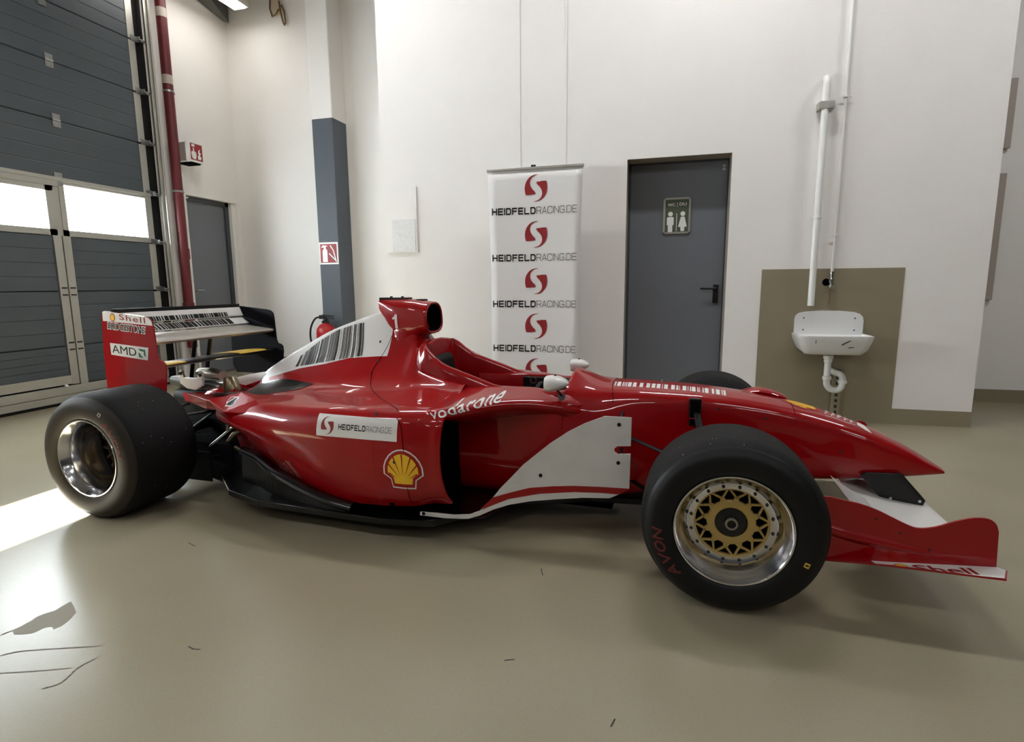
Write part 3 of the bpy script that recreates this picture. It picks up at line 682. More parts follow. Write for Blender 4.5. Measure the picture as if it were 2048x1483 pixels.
B().lathe([(.0001, .003), (.028, .003), (.03, 0)], (1.268, YB-.006, 1.178), (0, -1, 0), 24).obj('wall_hole_cover', 'dark', label='round black hole cap in wall beside the chrome valve', cat='cap')

# ------------------------------------------------------------ ceiling lamps
def lamp(x, y, rz=0, power=32, z=4.95, label='', drop=True):
    e = empty('ceiling_lamp', (x, y, z), rz, label=label, cat='ceiling lamp', group=None)
    b = B().bb((-.65, -.1, .02), (.65, .1, .09)); b.tube([(-.4, 0, .09), (-.4, 0, 5.35-z)], .008, 8); b.tube([(.4, 0, .09), (.4, 0, 5.35-z)], .008, 8)
    b.obj('lamp_housing', 'lamp_body', e)
    B().bb((-.62, -.085, .0), (.62, .085, .02)).obj('lamp_diffuser', 'lamp', e)
    L = bpy.data.lights.new('lamp_light', 'AREA'); L.shape = 'RECTANGLE'; L.size = 1.24; L.size_y = .17; L.energy = power; L.color = (.97, .98, 1)
    o = bpy.data.objects.new('lamp_light', L); o.location = (0, 0, -.01); C.objects.link(o); o.parent = e
    return e
LP = [(-5.35, 5.85, 'lamp hanging in the back left corner beside the sheet metal hood', 5), (.35, 3.9, 'lamp hanging in front of the washroom door', 44), (-2.9, 3.9, 'lamp hanging in front of the notice board', 44), (3.6, 3.9, 'lamp hanging by the far wall bay', 44),
      (-4.2, -1.6, 'lamp hanging behind the camera by the gate', 27), (-.9, -1.6, 'lamp hanging just behind the camera', 27), (2.4, -1.6, 'lamp hanging behind the camera to the right', 27), (5.8, -1.6, 'lamp hanging in the right of the hall', 27),
      (-3.6, -5.2, 'lamp hanging in the front left of the hall', 18), (0, -5.2, 'lamp hanging in the front middle of the hall', 18), (3.6, -5.2, 'lamp hanging in the front right of the hall', 27), (7.5, -5.2, 'lamp hanging in the far right of the hall', 20)]
for x, y, l, pw in LP: lamp(x, y, PI/2 if y > 5 else 0, label=l, power=pw, z=4.66 if y > 5 else 4.95)

# ============================================================ THE RACE CAR (local frame: x forward, y to its left, z up, origin on the floor under the front axle)
TH = math.radians(-1.58)
car = empty('race_car', (.268, 2.831, 0), TH, label='red and white open-wheel racing car parked along the hall', cat='race car')
def cobj(b, name, m, parent=None, **k): return b.obj(name, m, parent or car, **k)
V3 = lambda x: lambda p: (x, p[0], p[1])

# ---- monocoque and nose (one body)
R_ = lambda x: float(np.interp(x, [-1.50, -1.46, -1.42, -1.38, -1.3, -1.2, -1.09, -1.0, -.9, -.74], [.868, .85, .815, .785, .755, .722, .683, .672, .664, .664]))
def tub(x, q): return mir([(x, -y, z) for y, z in q])
st = []
def open_st(x, fl=.40):
    r = R_(x); w = float(np.interp(x, [-1.48, -1.35], [.20, .228]))
    return tub(x, [(0, fl), (w-.05, fl), (w-.015, r-.03), (w, r-.004), (w+.018, r-.006), (w+.035, r-.035), (w+.05, .60), (w+.058, .42), (w+.04, .20), (w-.02, .11), (0, .10)])
st.append(tub(-1.58, [(0, .80), (.04, .80), (.07, .79), (.09, .78), (.12, .76), (.14, .72), (.2, .6), (.24, .42), (.24, .2), (.2, .11), (0, .10)]))
st.append(tub(-1.52, [(0, .878), (.05, .878), (.10, .876), (.15, .868), (.19, .845), (.215, .79), (.25, .64), (.275, .42), (.265, .2), (.2, .11), (0, .10)]))
st.append(tub(-1.49, [(0, .872), (.05, .872), (.10, .872), (.16, .868), (.20, .85), (.228, .80), (.26, .64), (.28, .42), (.265, .2), (.2, .11), (0, .10)]))
st.append(tub(-1.484, [(0, .55), (.10, .55), (.17, .81), (.185, .866), (.206, .848), (.235, .80), (.263, .64), (.28, .42), (.265, .2), (.2, .11), (0, .10)]))
for x in (-1.46, -1.42, -1.36, -1.28, -1.18, -1.08, -.98, -.88, -.77): st.append(open_st(x))
st.append(tub(-.735, [(0, .42), (.15, .42), (.19, .64), (.205, .664), (.222, .66), (.24, .63), (.262, .56), (.27, .42), (.26, .20), (.2, .11), (0, .10)]))
st.append(tub(-.725, [(0, .728), (.06, .724), (.11, .705), (.15, .685), (.19, .66), (.222, .62), (.255, .55), (.265, .42), (.255, .20), (.2, .115), (0, .105)]))
st.append(tub(-.66, [(0, .728), (.06, .722), (.105, .705), (.145, .685), (.18, .662), (.212, .625), (.245, .55), (.258, .42), (.25, .20), (.2, .118), (0, .11)]))
st.append(tub(-.57, [(0, .698), (.055, .695), (.10, .686), (.14, .673), (.172, .655), (.20, .62), (.235, .54), (.248, .42), (.24, .22), (.19, .13), (0, .12)]))
st.append(tub(-.33, [(0, .688), (.045, .687), (.09, .681), (.13, .668), (.158, .647), (.18, .61), (.205, .53), (.212, .42), (.20, .26), (.165, .17), (0, .16)]))
st.append(tub(-.05, [(0, .674), (.04, .673), (.08, .667), (.113, .654), (.138, .633), (.155, .60), (.172, .53), (.176, .43), (.168, .31), (.14, .235), (0, .225)]))
st.append(tub(.20, [(0, .642), (.035, .641), (.07, .635), (.10, .622), (.122, .602), (.136, .572), (.15, .515), (.152, .44), (.147, .34), (.125, .275), (0, .268)]))
st.append(tub(.43, [(0, .590), (.03, .589), (.062, .583), (.088, .571), (.11, .553), (.124, .526), (.136, .48), (.137, .42), (.133, .34), (.112, .292), (0, .286)]))
st.append(tub(.60, [(0, .533), (.028, .532), (.055, .527), (.078, .517), (.097, .50), (.11, .476), (.121, .44), (.122, .395), (.118, .34), (.10, .307), (0, .302)]))
st.append(tub(.76, [(0, .458), (.024, .457), (.047, .453), (.066, .444), (.082, .431), (.092, .412), (.101, .388), (.102, .364), (.099, .34), (.083, .324), (0, .32)]))
st.append(tub(.87, [(0, .392), (.018, .391), (.035, .388), (.05, .382), (.061, .374), (.068, .366), (.073, .357), (.073, .349), (.07, .341), (.058, .335), (0, .333)]))
st.append(tub(.925, [(0, .356), (.012, .356), (.024, .355), (.034, .353), (.041, .350), (.045, .348), (.048, .346), (.048, .343), (.046, .341), (.038, .339), (0, .338)]))
for r in st:                       # flatter flanks and a crisper shoulder on the nose
    if r[0][0] > -.4:
        for k, (f, dz_) in {3: (1.10, .0), 4: (1.10, .001), 5: (1.07, .002)}.items():
            ymax = abs(r[6][1])
            for q in (k, len(r)-k):
                x, y, z = r[q]; r[q] = (x, math.copysign(min(abs(y)*f, ymax*.985), y), z+dz_)
b = B(); G = loft(b, st, 3, 4, cap0=True, cap1=True)
# cockpit interior faces become the second material
xs = G[:, :, 0].mean(1); mring = G.shape[1]
for i in range(len(G)-1):
    if -1.485 < xs[i] < -.74:
        for k in range(mring):
            if k < 7 or k >= mring-7:
                pz = G[i, k, 2]
                if pz < .60: b.m[i*mring+k] = 1
mono = cobj(b, 'monocoque', ['red', 'black'], smooth=38)

# ---- engine cover with side pods: right half listed spine -> bottom
SH = {  # x: [(y, z) ...]
 -2.66: [(0, .665), (.012, .660), (.03, .640), (.06, .61), (.11, .585), (.22, .56), (.33, .545), (.43, .50), (.425, .445), (.33, .38), (.27, .22), (.24, .14)],
 -2.55: [(0, .73), (.014, .722), (.035, .69), (.07, .65), (.13, .607), (.25, .575), (.38, .555), (.49, .51), (.49, .45), (.385, .37), (.32, .22), (.285, .14)],
 -2.40: [(0, .808), (.018, .80), (.045, .76), (.08, .71), (.135, .66), (.26, .595), (.42, .570), (.555, .525), (.56, .455), (.47, .35), (.40, .22), (.365, .14)],
 -2.20: [(0, .908), (.02, .90), (.05, .85), (.088, .78), (.14, .715), (.27, .625), (.45, .598), (.60, .56), (.632, .48), (.565, .34), (.495, .22), (.46, .14)],
 -2.00: [(0, .98), (.022, .97), (.055, .91), (.095, .83), (.148, .76), (.28, .645), (.47, .613), (.642, .575), (.682, .49), (.635, .34), (.58, .22), (.545, .14)],
 -1.80: [(0, 1.035), (.025, 1.025), (.06, .96), (.10, .87), (.155, .785), (.29, .655), (.48, .625), (.665, .593), (.705, .51), (.688, .34), (.64, .22), (.605, .145)],
 -1.62: [(0, 1.00), (.04, .99), (.075, .94), (.11, .87), (.165, .79), (.30, .665), (.49, .625), (.672, .598), (.708, .51), (.702, .34), (.672, .22), (.64, .15)],
 -1.56: [(0, .90), (.04, .89), (.09, .87), (.14, .85), (.20, .79), (.31, .67), (.49, .63), (.672, .602), (.709, .51), (.704, .34), (.68, .22), (.645, .155)],
 -1.515: [(0, .80), (.05, .80), (.12, .80), (.18, .80), (.225, .76), (.32, .67), (.49, .633), (.672, .604), (.709, .51), (.705, .34), (.682, .22), (.648, .157)],
 -1.49: [(0, .25), (.10, .25), (.20, .30), (.245, .60), (.25, .735), (.33, .67), (.49, .634), (.672, .605), (.708, .51), (.705, .34), (.682, .22), (.648, .158)],
 -1.34: [(0, .25), (.10, .25), (.20, .30), (.25, .55), (.268, .70), (.34, .668), (.49, .64), (.662, .61), (.702, .52), (.70, .34), (.675, .22), (.64, .17)],
 -1.25: [(0, .25), (.10, .25), (.20, .30), (.25, .55), (.270, .68), (.34, .658), (.48, .638), (.638, .612), (.685, .53), (.685, .36), (.66, .24), (.615, .185)],
}
def half(x, s=-1): return [(x, s*y, z) for y, z in SH[x]]
XS = sorted(SH)
def shell(xs_, s):
    R = [half(x, s) for x in xs_]; return R
def body_shell():
    b = B(); R = []
    for x in XS:
        h = [(x, -y, z) for y, z in SH[x]]; l = [(x, y, z) for y, z in SH[x][:0:-1]]
        R.append(l+h)              # left bottom ... spine ... right bottom (open at the bottom)
    # front lip: sweeps forward along the shoulder, then rolls in
    def lipr(base, dx, shr):
        out = []
        for i, (y, z) in enumerate(SH[-1.25]):
            k = i-4
            fx = 0 if i < 4 else [0, .0, .02, .045, .04, .035, .05, .06][min(k, 7)]
            yc, zc = (.44, .42); sh = shr if i >= 6 else 0
            out.append((base+fx+dx, y+(yc-y)*sh, z+(zc-z)*sh))
        return [(x, y, z) for x, y, z in out[:0:-1]]+[(x, -y, z) for x, y, z in out]
    R.append(lipr(-1.245, .012, .01)); R.append(lipr(-1.245, .02, .045)); R.append(lipr(-1.255, .0, .08)); R.append(lipr(-1.30, -.0, .12)); R.append(lipr(-1.42, 0, .25))
    n0 = len(R)
    G = loft(b, R, 4, 4, closed=False)
    m = G.shape[1]-1
    for f in range(len(b.f)):
        i = f//m
        if i >= (n0-3)*4: b.m[f] = 1
    return b
b = body_shell(); cover = cobj(b, 'engine_cover', ['cover_paint', 'dark'], smooth=50)
# rear closing wall under the cover and inlet blind
for s in (-1, 1):
    b = B(); pts = [(abs(y), z) for y, z in SH[-2.66]][3:]+[(.05, .14), (.05, .60)]
    b.prism(pts, lambda u, v: (-2.60, s*u, v), lambda u, v: (-2.59, s*u, v)); cobj(b, 'rear_bulkhead', 'dark')
    b = B().bb((-1.46, s*.22, .16), (-1.44, s*.66, .58)); cobj(b, 'radiator_core', 'dark')
    b = B().bb((-1.46, s*.27, .15), (-1.265, s*.305, .60)); cobj(b, 'duct_liner', 'dark')
# shoulder fairings running forward from the side pods into the monocoque
for s in (-1, 1):
    F = [(-1.33, .56, .60), (-1.26, .650, .611), (-1.20, .637, .614), (-1.13, .585, .618), (-1.06, .52, .623), (-.98, .452, .628), (-.88, .38, .622), (-.78, .32, .606), (-.68, .262, .582), (-.60, .205, .560), (-.54, .16, .545)]
    R = []
    for x, ye, ze in F:
        k = (ye-.23)/.42; yi = min(.20, ye-.02)
        tz = .672-.0*k if x > -1.2 else .665
        tz = min(tz, ze+.045+.03*k)
        R.append([(x, s*yi, tz-.005), (x, s*(yi+(ye-yi)*.35), tz-.012), (x, s*(yi+(ye-yi)*.75), ze+.022), (x, s*(ye-.012), ze+.010), (x, s*ye, ze-.008), (x, s*(ye-.012), ze-.028),
                  (x, s*(yi+(ye-yi)*.7), ze-.045-.02*k), (x, s*(yi+(ye-yi)*.3), ze-.075-.04*k), (x, s*yi, ze-.12)])
    b = B(); loft(b, R, 3, 4, cap0=True, cap1=True); cobj(b, 'shoulder_fairing', 'red', smooth=50)
# ---- air box and roll hoop
def supel(x, zc, hz, hw, p=2.8, n=20, taper=0):
    out = []
    for k in range(n):
        a = 2*PI*k/n; c, s_ = math.cos(a), math.sin(a)
        yy = hw*abs(c)**(2/p)*math.copysign(1, c); zz = hz*abs(s_)**(2/p)*math.copysign(1, s_)
        out.append((x, yy*(1-taper*zz/hz), zc+zz))
    return out
R = [supel(-1.845, 1.066, .034, .03), supel(-1.83, 1.055, .046, .04), supel(-1.80, 1.035, .066, .055, taper=-.05), supel(-1.755, .995, .105, .075, taper=-.1), supel(-1.71, .982, .119, .09, taper=-.05), supel(-1.64, .982, .118, .10, taper=0), supel(-1.585, .988, .106, .105, taper=.08),
     supel(-1.545, .997, .092, .109, taper=.12), supel(-1.525, .997, .089, .111, taper=.13), supel(-1.516, .997, .086, .109, taper=.13), supel(-1.514, .997, .080, .103, taper=.13), supel(-1.52, .997, .074, .097, taper=.13), supel(-1.56, .997, .07, .09, taper=.13), supel(-1.66, .997, .05, .06)]
b = B(); G = loft(b, R, 1, 3, cap0=True, cap1=True)
for f in range(len(b.f)):
    if f >= 33*20: b.m[f] = 1
ab = cobj(b, 'air_box', ['red', 'dark'], smooth=45)
b = B()
loft(b, [[(x, -w, z) for x, z, w in ((-1.80, .80, .10), (-1.70, .80, .14), (-1.58, .80, .13), (-1.545, .80, .09))]+[(x, w, z) for x, z, w in ((-1.545, .80, .09), (-1.58, .80, .13), (-1.70, .80, .14), (-1.80, .80, .10))],
         [(-1.75, -.075, .88), (-1.70, -.10, .88), (-1.60, -.09, .88), (-1.565, -.06, .88), (-1.565, .06, .88), (-1.60, .09, .88), (-1.70, .10, .88), (-1.75, .075, .88)],
         [(-1.74, -.05, .94), (-1.70, -.09, .94), (-1.60, -.088, .94), (-1.575, -.06, .94), (-1.575, .06, .94), (-1.60, .088, .94), (-1.70, .09, .94), (-1.74, .05, .94)],
         [(-1.73, -.03, .99), (-1.70, -.06, .99), (-1.61, -.06, .99), (-1.59, -.04, .99), (-1.59, .04, .99), (-1.61, .06, .99), (-1.70, .06, .99), (-1.73, .03, .99)]], 2, 4)
cobj(b, 'roll_hoop', 'red', smooth=60)
b = B().bb((-1.84, -.03, 1.095), (-1.665, .03, 1.108)); b.tube([(-1.78, 0, 1.10), (-1.78, 0, 1.115)], .008, 8); b.tube([(-1.71, 0, 1.10), (-1.71, 0, 1.115)], .008, 8); cobj(b, 'camera_mount', 'black_plastic')
b = B(); loft(b, [supel(-1.845, 1.075, .025, .02, n=12), supel(-1.76, 1.06, .04, .045, n=12), supel(-1.66, 1.05, .05, .05, n=12)], 1, 3, cap0=True, cap1=True); cobj(b, 'camera_fairing', 'red', ab, smooth=50)
cobj(B().bb((-1.615, -.025, 1.085), (-1.565, .025, 1.1)), 'hoop_cap', 'black_plastic', bevel=.003)

# ---- cockpit furniture
b = B(); loft(b, [[(-1.485, -.13, .80), (-1.485, .13, .80), (-1.485, .13, .50), (-1.485, -.13, .50)], [(-1.455, -.12, .77), (-1.455, .12, .77), (-1.42, .12, .50), (-1.42, -.12, .50)]], 1, 1, cap0=True, cap1=True)
cobj(b, 'head_rest', 'black', bevel=.01)
cobj(B().bb((-.86, -.17, .44), (-.76, .19, .655)), 'dashboard', 'black', bevel=.01)
cobj(B().bb((-1.05, .16, .45), (-.80, .214, .657)), 'inner_padding', 'black', bevel=.004)
b = B().lathe([(.014, .002), (.02, .002), (.02, 0), (.014, 0)], (-.99, .159, .64), (0, -1, 0), 20, closed=True); cobj(b, 'dash_ring', 'steel')
b = B(); pp = [(-.93+.02*math.sin(a), .11*math.cos(a), .56+.09*math.sin(a)) for a in [2*PI*k/24 for k in range(25)]]; b.tube(pp, .013, 8); b.tube([(-.93, -.10, .56), (-.93, .10, .56)], .012, 8); b.tube([(-.93, 0, .56), (-.8, 0, .54)], .018, 8); cobj(b, 'steering_wheel', 'black', smooth=60)

# ---- mirrors
for s, y, xx in ((-1, -.37, -.735), (1, .40, -.765)):
    z = .722 if s < 0 else .70
    R = [supel(xx-.052, z, .034, .055, 3, 14), supel(xx-.03, z, .037, .06, 2.6, 14), supel(xx+.01, z+.004, .03, .052, 2.3, 14), supel(xx+.04, z+.004, .017, .035, 2.1, 14), supel(xx+.053, z+.004, .004, .01, 2, 14)]
    R = [[(px_, py0+y, pz) for px_, py0, pz in r] for r in R]
    b = B(); loft(b, R, 2, 3, cap0=True, cap1=True); mo = cobj(b, 'mirror', 'white_paint', smooth=50)
    b = B().tube([(xx, y, z-.03), (xx+.0, y+s*-.06, .665), (xx, s*.262, .645)], [.006, .007, .008], 8); cobj(b, 'mirror_stalk', 'black_plastic', mo, smooth=60)
    b = B().lathe([(.0001, .012), (.009, .012), (.009, .006), (.018, .005), (.018, 0)], (xx+.0, s*.272, .642), (0, s, .3), 16); cobj(b, 'mirror_bolt', 'steel', mo, smooth=30)
    cobj(B().tube([(xx-.01, y, z+.032), (xx-.01, y, z+.041)], .006, 8), 'mirror_screw', 'black', mo)

# ---- floor, plank and tyre ramps
pl = [(-2.95, .28), (-2.75, .36), (-2.45, .60), (-2.2, .68), (-1.5, .70), (-1.25, .66), (-1.12, .50), (-.95, .30), (-.6, .16), (-.35, .13)]
pl = pl+[(x, -y) for x, y in pl[::-1]]
b = B().prism(pl, lambda u, v: (u, v, .085), lambda u, v: (u, v, .115)); cobj(b, 'floor_tray', 'carbon', bevel=.003)
b = B().bb((-2.7, -.15, .055), (-.5, .15, .086)); cobj(b, 'skid_plank', 'dark')
for s in (-1, 1):
    # glossy fence rising in front of the rear tyre
    P = [(-1.66, .665, .135), (-1.80, .66, .155), (-2.0, .62, .19), (-2.2, .565, .235), (-2.34, .50, .27), (-2.48, .46, .29)]
    P = cr(P, 4).tolist(); b = B(); R = []
    for x, y, z in P: R.append([(x, s*(y+.02), z-.012), (x, s*(y+.022), z), (x, s*(y), z+.018), (x, s*(y-.06), z-.0), (x, s*(y-.04), z-.03)])
    loft(b, R, 2, 1, cap0=True, cap1=True); cobj(b, 'tyre_ramp', 'carbon', smooth=60)
    b = B(); Q = [(x, s*y, z) for x, y, z in P]; Q2 = [(x, s*y*1.02, .1) for x, y, z in P]; n = len(Q)
    b.add(Q+Q2, [(i, i+1, n+i+1, n+i) for i in range(n-1)]); o = cobj(b, 'ramp_fence', 'black'); md = o.modifiers.new('s', 'SOLIDIFY'); md.thickness = .006
# rear deck behind the cover
dk = [(-2.55, .30), (-2.68, .40), (-2.80, .36), (-3.0, .24), (-3.2, .12), (-3.38, .04)]
dk = dk+[(x, -y) for x, y in dk[::-1]]
dz = lambda u: .545+(u+2.6)*.065
b = B().prism(dk, lambda u, v: (u, v, dz(u)), lambda u, v: (u, v, dz(u)-.055)); cobj(b, 'rear_deck', 'red', bevel=.008)
b = B(); loft(b, [supel(-2.62, .60, .06, .05, 2.2, 16), supel(-2.8, .585, .045, .04, 2.2, 16), supel(-3.0, .555, .03, .03, 2.2, 16), supel(-3.3, .52, .02, .015, 2.2, 16)], 1, 4, cap0=True, cap1=True); cobj(b, 'cover_tail', 'cover_paint', smooth=60)
# winglets ahead of the rear tyres
for s in (-1, 1):
    A_, B_, C_, D_, E0_, E1_, E2_, E3_, G_, I0_, I1_, I2_, T_ = range(13)
    vs = [(-2.675, .46, .564), (-2.522, .38, .598), (-2.319, .50, .588), (-2.465, .57, .53), (-2.67, .46, .547), (-2.577, .50, .505), (-2.466, .53, .457), (-2.36, .51, .43), (-2.20, .592, .54),
          (-2.66, .36, .545), (-2.55, .32, .46), (-2.3, .38, .45), (-2.22, .40, .585)]
    fs = [(A_, B_, D_), (B_, C_, D_), (A_, D_, E1_), (A_, E1_, E0_), (D_, E2_, E1_), (D_, G_, E3_, E2_), (D_, C_, G_), (C_, T_, G_), (B_, T_, C_), (A_, E0_, I0_), (A_, I0_, B_), (E0_, E1_, I1_, I0_), (E1_, E2_, E3_, I2_, I1_), (E3_, G_, T_, I2_), (B_, I0_, I1_), (B_, I1_, I2_), (B_, I2_, T_)]
    b = B().add([(x, s*y, z) for x, y, z in vs], fs); cobj(b, 'winglet', 'red', bevel=.006)
    if s < 0: WL = bpy.data.objects['winglet']
# exhausts and the dark heat shields round them
for s in (-1, 1):
    b = B().lathe([(.056, 0), (.056, .012), (.036, .085), (.031, .09), (.028, .085), (.045, .012), (.0001, .012)], (-2.755, s*.20, .558), (-.2, 0, 1), 28); cobj(b, 'exhaust_tip', 'bronze', smooth=40)
    b = B().prism([(-2.74+.17*math.cos(2*PI*k/24), .19+.055*math.sin(2*PI*k/24)) for k in range(24)], lambda u, v: (u, s*v, dz(u)+.002), lambda u, v: (u, s*v, dz(u)+.008)); cobj(b, 'heat_shield', 'carbon', bevel=.002)
    b = B(); loft(b, [[(-2.92, s*.13, .545), (-2.92, s*.25, .54), (-2.92, s*.19, .565)], [(-2.80, s*.12, .565), (-2.80, s*.26, .56), (-2.80, s*.19, .592)], [(-2.71, s*.13, .572), (-2.71, s*.25, .566), (-2.71, s*.19, .60)]], 2, 3, cap0=True, cap1=True); cobj(b, 'exhaust_cowl', 'red', smooth=60)

# ---- gearbox, diffuser, rear crash box
b = B(); loft(b, [supel(-2.5, .34, .20, .17, 4, 20), supel(-2.85, .34, .19, .15, 4, 20), supel(-3.1, .36, .16, .12, 4, 20), supel(-3.35, .42, .10, .09, 4, 20)], 1, 3, cap0=True, cap1=True); gbx = cobj(b, 'gearbox', 'black', smooth=40)
b = B(); loft(b, [supel(-3.0, .535, .03, .06, 4, 16), supel(-3.2, .545, .035, .055, 4, 16), supel(-3.42, .56, .035, .045, 4, 16)], 1, 3, cap0=True, cap1=True); cobj(b, 'crash_box', 'steel_dark', smooth=40)
b = B().prism([(-3.22, .535), (-3.15, .525), (-3.09, .555), (-3.085, .64), (-3.11, .65), (-3.13, .605), (-3.235, .605), (-3.25, .655), (-3.275, .645), (-3.27, .565)], lambda u, v: (u, -.10, v), lambda u, v: (u, -.085, v))
br = cobj(b, 'wing_bracket', 'white_worn', bevel=.003)
for x, z in ((-3.257, .63), (-3.10, .625)): cobj(B().lathe([(.0001, .005), (.011, .005), (.011, 0)], (x, -.10, z), (0, -1, 0), 14), 'bracket_bolt', 'black', br)
b = B(); loft(b, [supel(-3.02, .61, .03, .04, 2.2, 14), supel(-3.10, .62, .036, .05, 2.2, 14), supel(-3.2, .625, .03, .04, 2.2, 14)], 1, 3, cap0=True, cap1=True); cobj(b, 'oil_tank', 'rim_cast', smooth=60)
b = B()
for y in (-.46, -.3, -.15, .15, .3, .46): b.bb((-3.25, y-.004, .09), (-2.7, y+.004, .26))
for s in (-1, 1): b.add([(-2.62, 0, .09), (-2.62, s*.46, .09), (-3.3, s*.46, .27), (-3.3, 0, .27), (-2.62, 0, .10), (-2.62, s*.46, .10), (-3.3, s*.46, .28), (-3.3, 0, .28)], [(0, 1, 2, 3), (4, 5, 6, 7), (0, 1, 5, 4), (2, 3, 7, 6), (1, 2, 6, 5)])
cobj(b, 'diffuser', 'black')
def arm(a, c, r=.011, name='suspension_arm', m='black', flat=.45, **k):
    return cobj(B().tube([a, c], r*1.35, 12, flat=flat), name, m, smooth=60, **k)
for s in (-1, 1):
    hub = (-3.03, s*.66, .325)
    arm((-2.72, s*.14, .46), (-3.0, s*.60, .45)); arm((-3.2, s*.12, .44), (-3.05, s*.60, .45)); arm((-2.68, s*.15, .20), (-3.0, s*.60, .18), .013); arm((-3.25, s*.13, .20), (-3.05, s*.60, .18), .013)
    arm((-2.82, s*.14, .50), (-3.02, s*.58, .22), .012); arm((-3.03, s*.12, .33), (-3.03, s*.62, .325), .02, 'drive_shaft', flat=1); arm((-3.3, s*.1, .3), (-3.2, s*.6, .27), .01, 'toe_link')
    cobj(B().lathe([(.0001, -.05), (.13, -.05), (.14, 0), (.11, .08), (.0001, .08)], (-3.03, s*.60, .325), (0, s, 0), 28), 'hub_carrier', 'black', smooth=40)
    # shiny brackets and links ahead of the tyre
    arm((-2.60, s*.36, .40), (-2.74, s*.42, .28), .006, 'brake_line', 'chrome', flat=1)
    cobj(B().box((-2.62, s*.40, .42), (.02, .012, .10)), 'damper_bracket', 'alu', bevel=.003)
    cobj(B().box((-2.66, s*.40, .47), (.05, .012, .02)), 'link_bracket', 'bronze', bevel=.002)
    cobj(B().tube([(-2.56, s*.34, .37), (-2.60, s*.38, .35), (-2.63, s*.40, .31)], [.012, .016, .01], 10), 'oil_line', 'bronze', smooth=60)
    cobj(B().tube([(-2.47, s*.38, .28), (-2.53, s*.40, .265), (-2.58, s*.40, .285)], [.008, .014, .01], 10), 'hose_fitting', 'bronze', smooth=60)

# ---- rear wing
def airfoil(x0, z0, x1, z1, t=.012, camber=0, n=9):
    """closed section from leading (x0,z0) to trailing (x1,z1)"""
    dx, dz_ = x1-x0, z1-z0; L = math.hypot(dx, dz_); nx, nz = -dz_/L, dx/L; up_, lo = [], []
    if nz < 0: nx, nz = -nx, -nz
    for i in range(n):
        u = (i/(n-1))**1.6; th = t*(2.9*math.sqrt(u)*(1-u)**.8+.08*(1-u)+.05); c = -camber*4*u*(1-u)
        px_, pz = x0+dx*u+nx*c, z0+dz_*u+nz*c
        up_.append((px_+nx*th, pz+nz*th)); lo.append((px_-nx*th, pz-nz*th))
    return up_+lo[::-1]
def wing(name, sec, y0, y1, m, smooth=50, **k):
    b = B(); b.prism(sec, lambda u, v: (u, y0, v), lambda u, v: (u, y1, v)); return cobj(b, name, m, smooth=smooth, **k)
main = wing('main_plane', airfoil(-3.0, .868, -3.25, .905, .014, .012), -.475, .475, 'wing_worn')
fl1 = wing('lower_flap', airfoil(-3.215, .915, -3.268, .958, .006, .004), -.475, .475, 'white_worn')
fl2 = wing('upper_flap', airfoil(-3.262, .968, -3.292, 1.034, .006, .005), -.475, .475, 'white_worn')
gur = cobj(B().bb((-3.302, -.475, 1.01), (-3.290, .475, 1.054)), 'gurney', 'carbon')
beam = wing('beam_wing', airfoil(-2.98, .735, -3.26, .722, .012, .006), -.475, .475, 'carbon')
for y0, y1 in ((-.47, -.30), (.12, .36)): cobj(B().prism([(x, z+.0025) for x, z in airfoil(-2.982, .735, -3.262, .722, .0125, .006)][:9]+[(x, z+.001) for x, z in airfoil(-2.982, .735, -3.262, .722, .0125, .006)][:9][::-1], lambda u, v: (u, y0, v), lambda u, v: (u, y1, v)), 'tape_strip', 'tape_yellow', beam)
EP = [(-3.36, 1.040), (-3.345, 1.044), (-3.06, 1.016), (-3.02, 1.008), (-3.0, .99), (-2.994, .96), (-2.985, .80), (-2.975, .775), (-2.95, .768), (-2.935, .755), (-2.932, .72), (-2.95, .60), (-3.0, .55), (-3.36, .55), (-3.39, .60), (-3.385, .82), (-3.37, 1.02)]
epn = []
for s in (-1, 1):
    b = B().prism(EP, lambda u, v: (u, s*.482, v), lambda u, v: (u, s*.474, v))
    e = cobj(b, 'endplate', 'red' if s < 0 else 'navy', **({} if s < 0 else {'label': 'dark navy inner face of endplate'})); epn.append(e)
b = B().prism([(-3.36, 1.02), (-3.34, .9), (-3.2, .88), (-3.26, 1.02)], lambda u, v: (u, -.004, v), lambda u, v: (u, .004, v))
for y in (-.06, .06): arm((-3.22, y, .58), (-3.15, y, .88), .012, 'wing_pillar', 'carbon')
# artwork on the right endplate
eY = lambda u, v: (u, -.483, v); eY2 = lambda u, v: (u, -.4838, v); eY3 = lambda u, v: (u, -.4846, v); eY4 = lambda u, v: (u, -.4854, v)
E0 = epn[0]
decal('endplate_band', poly_geo([(-3.362, .988), (-3.36, 1.039), (-3.345, 1.043), (-3.06, 1.015), (-3.02, 1.007), (-3.001, .99), (-2.996, .965)]), eY, 'white', E0)
def slant(g, x0, z0, x1, z1, h): V, F = np.array(g[0], float).copy(), g[1]; X = x0+V[:, 0]*(x1-x0); Z = z0+V[:, 0]*(z1-z0)+V[:, 1]*h; return np.stack([X, Z], 1), F
decal('endplate_lettering', slant(text_geo('Shell', off=.01, space=1.15), -3.235, .996, -3.045, .976, .033), eY2, 'red_logo', E0)
cw = [(math.cos(a)*.018, math.sin(a)*.021) for a in [2*PI*k/18 for k in range(18)]]
decal('endplate_emblem', poly_geo([(-3.285+x*1.1, 1.008+z*1.1) for x, z in cw]), eY2, 'red_logo', E0); decal('endplate_emblem', poly_geo([(-3.285+x*.85, 1.008+z*.85) for x, z in cw]), eY3, 'yellow', E0)
bs = text_geo('BRIDGESTONE', off=.055, shear=.25, space=1.06); bw = text_geo('BRIDGESTONE', off=.012, shear=.25)
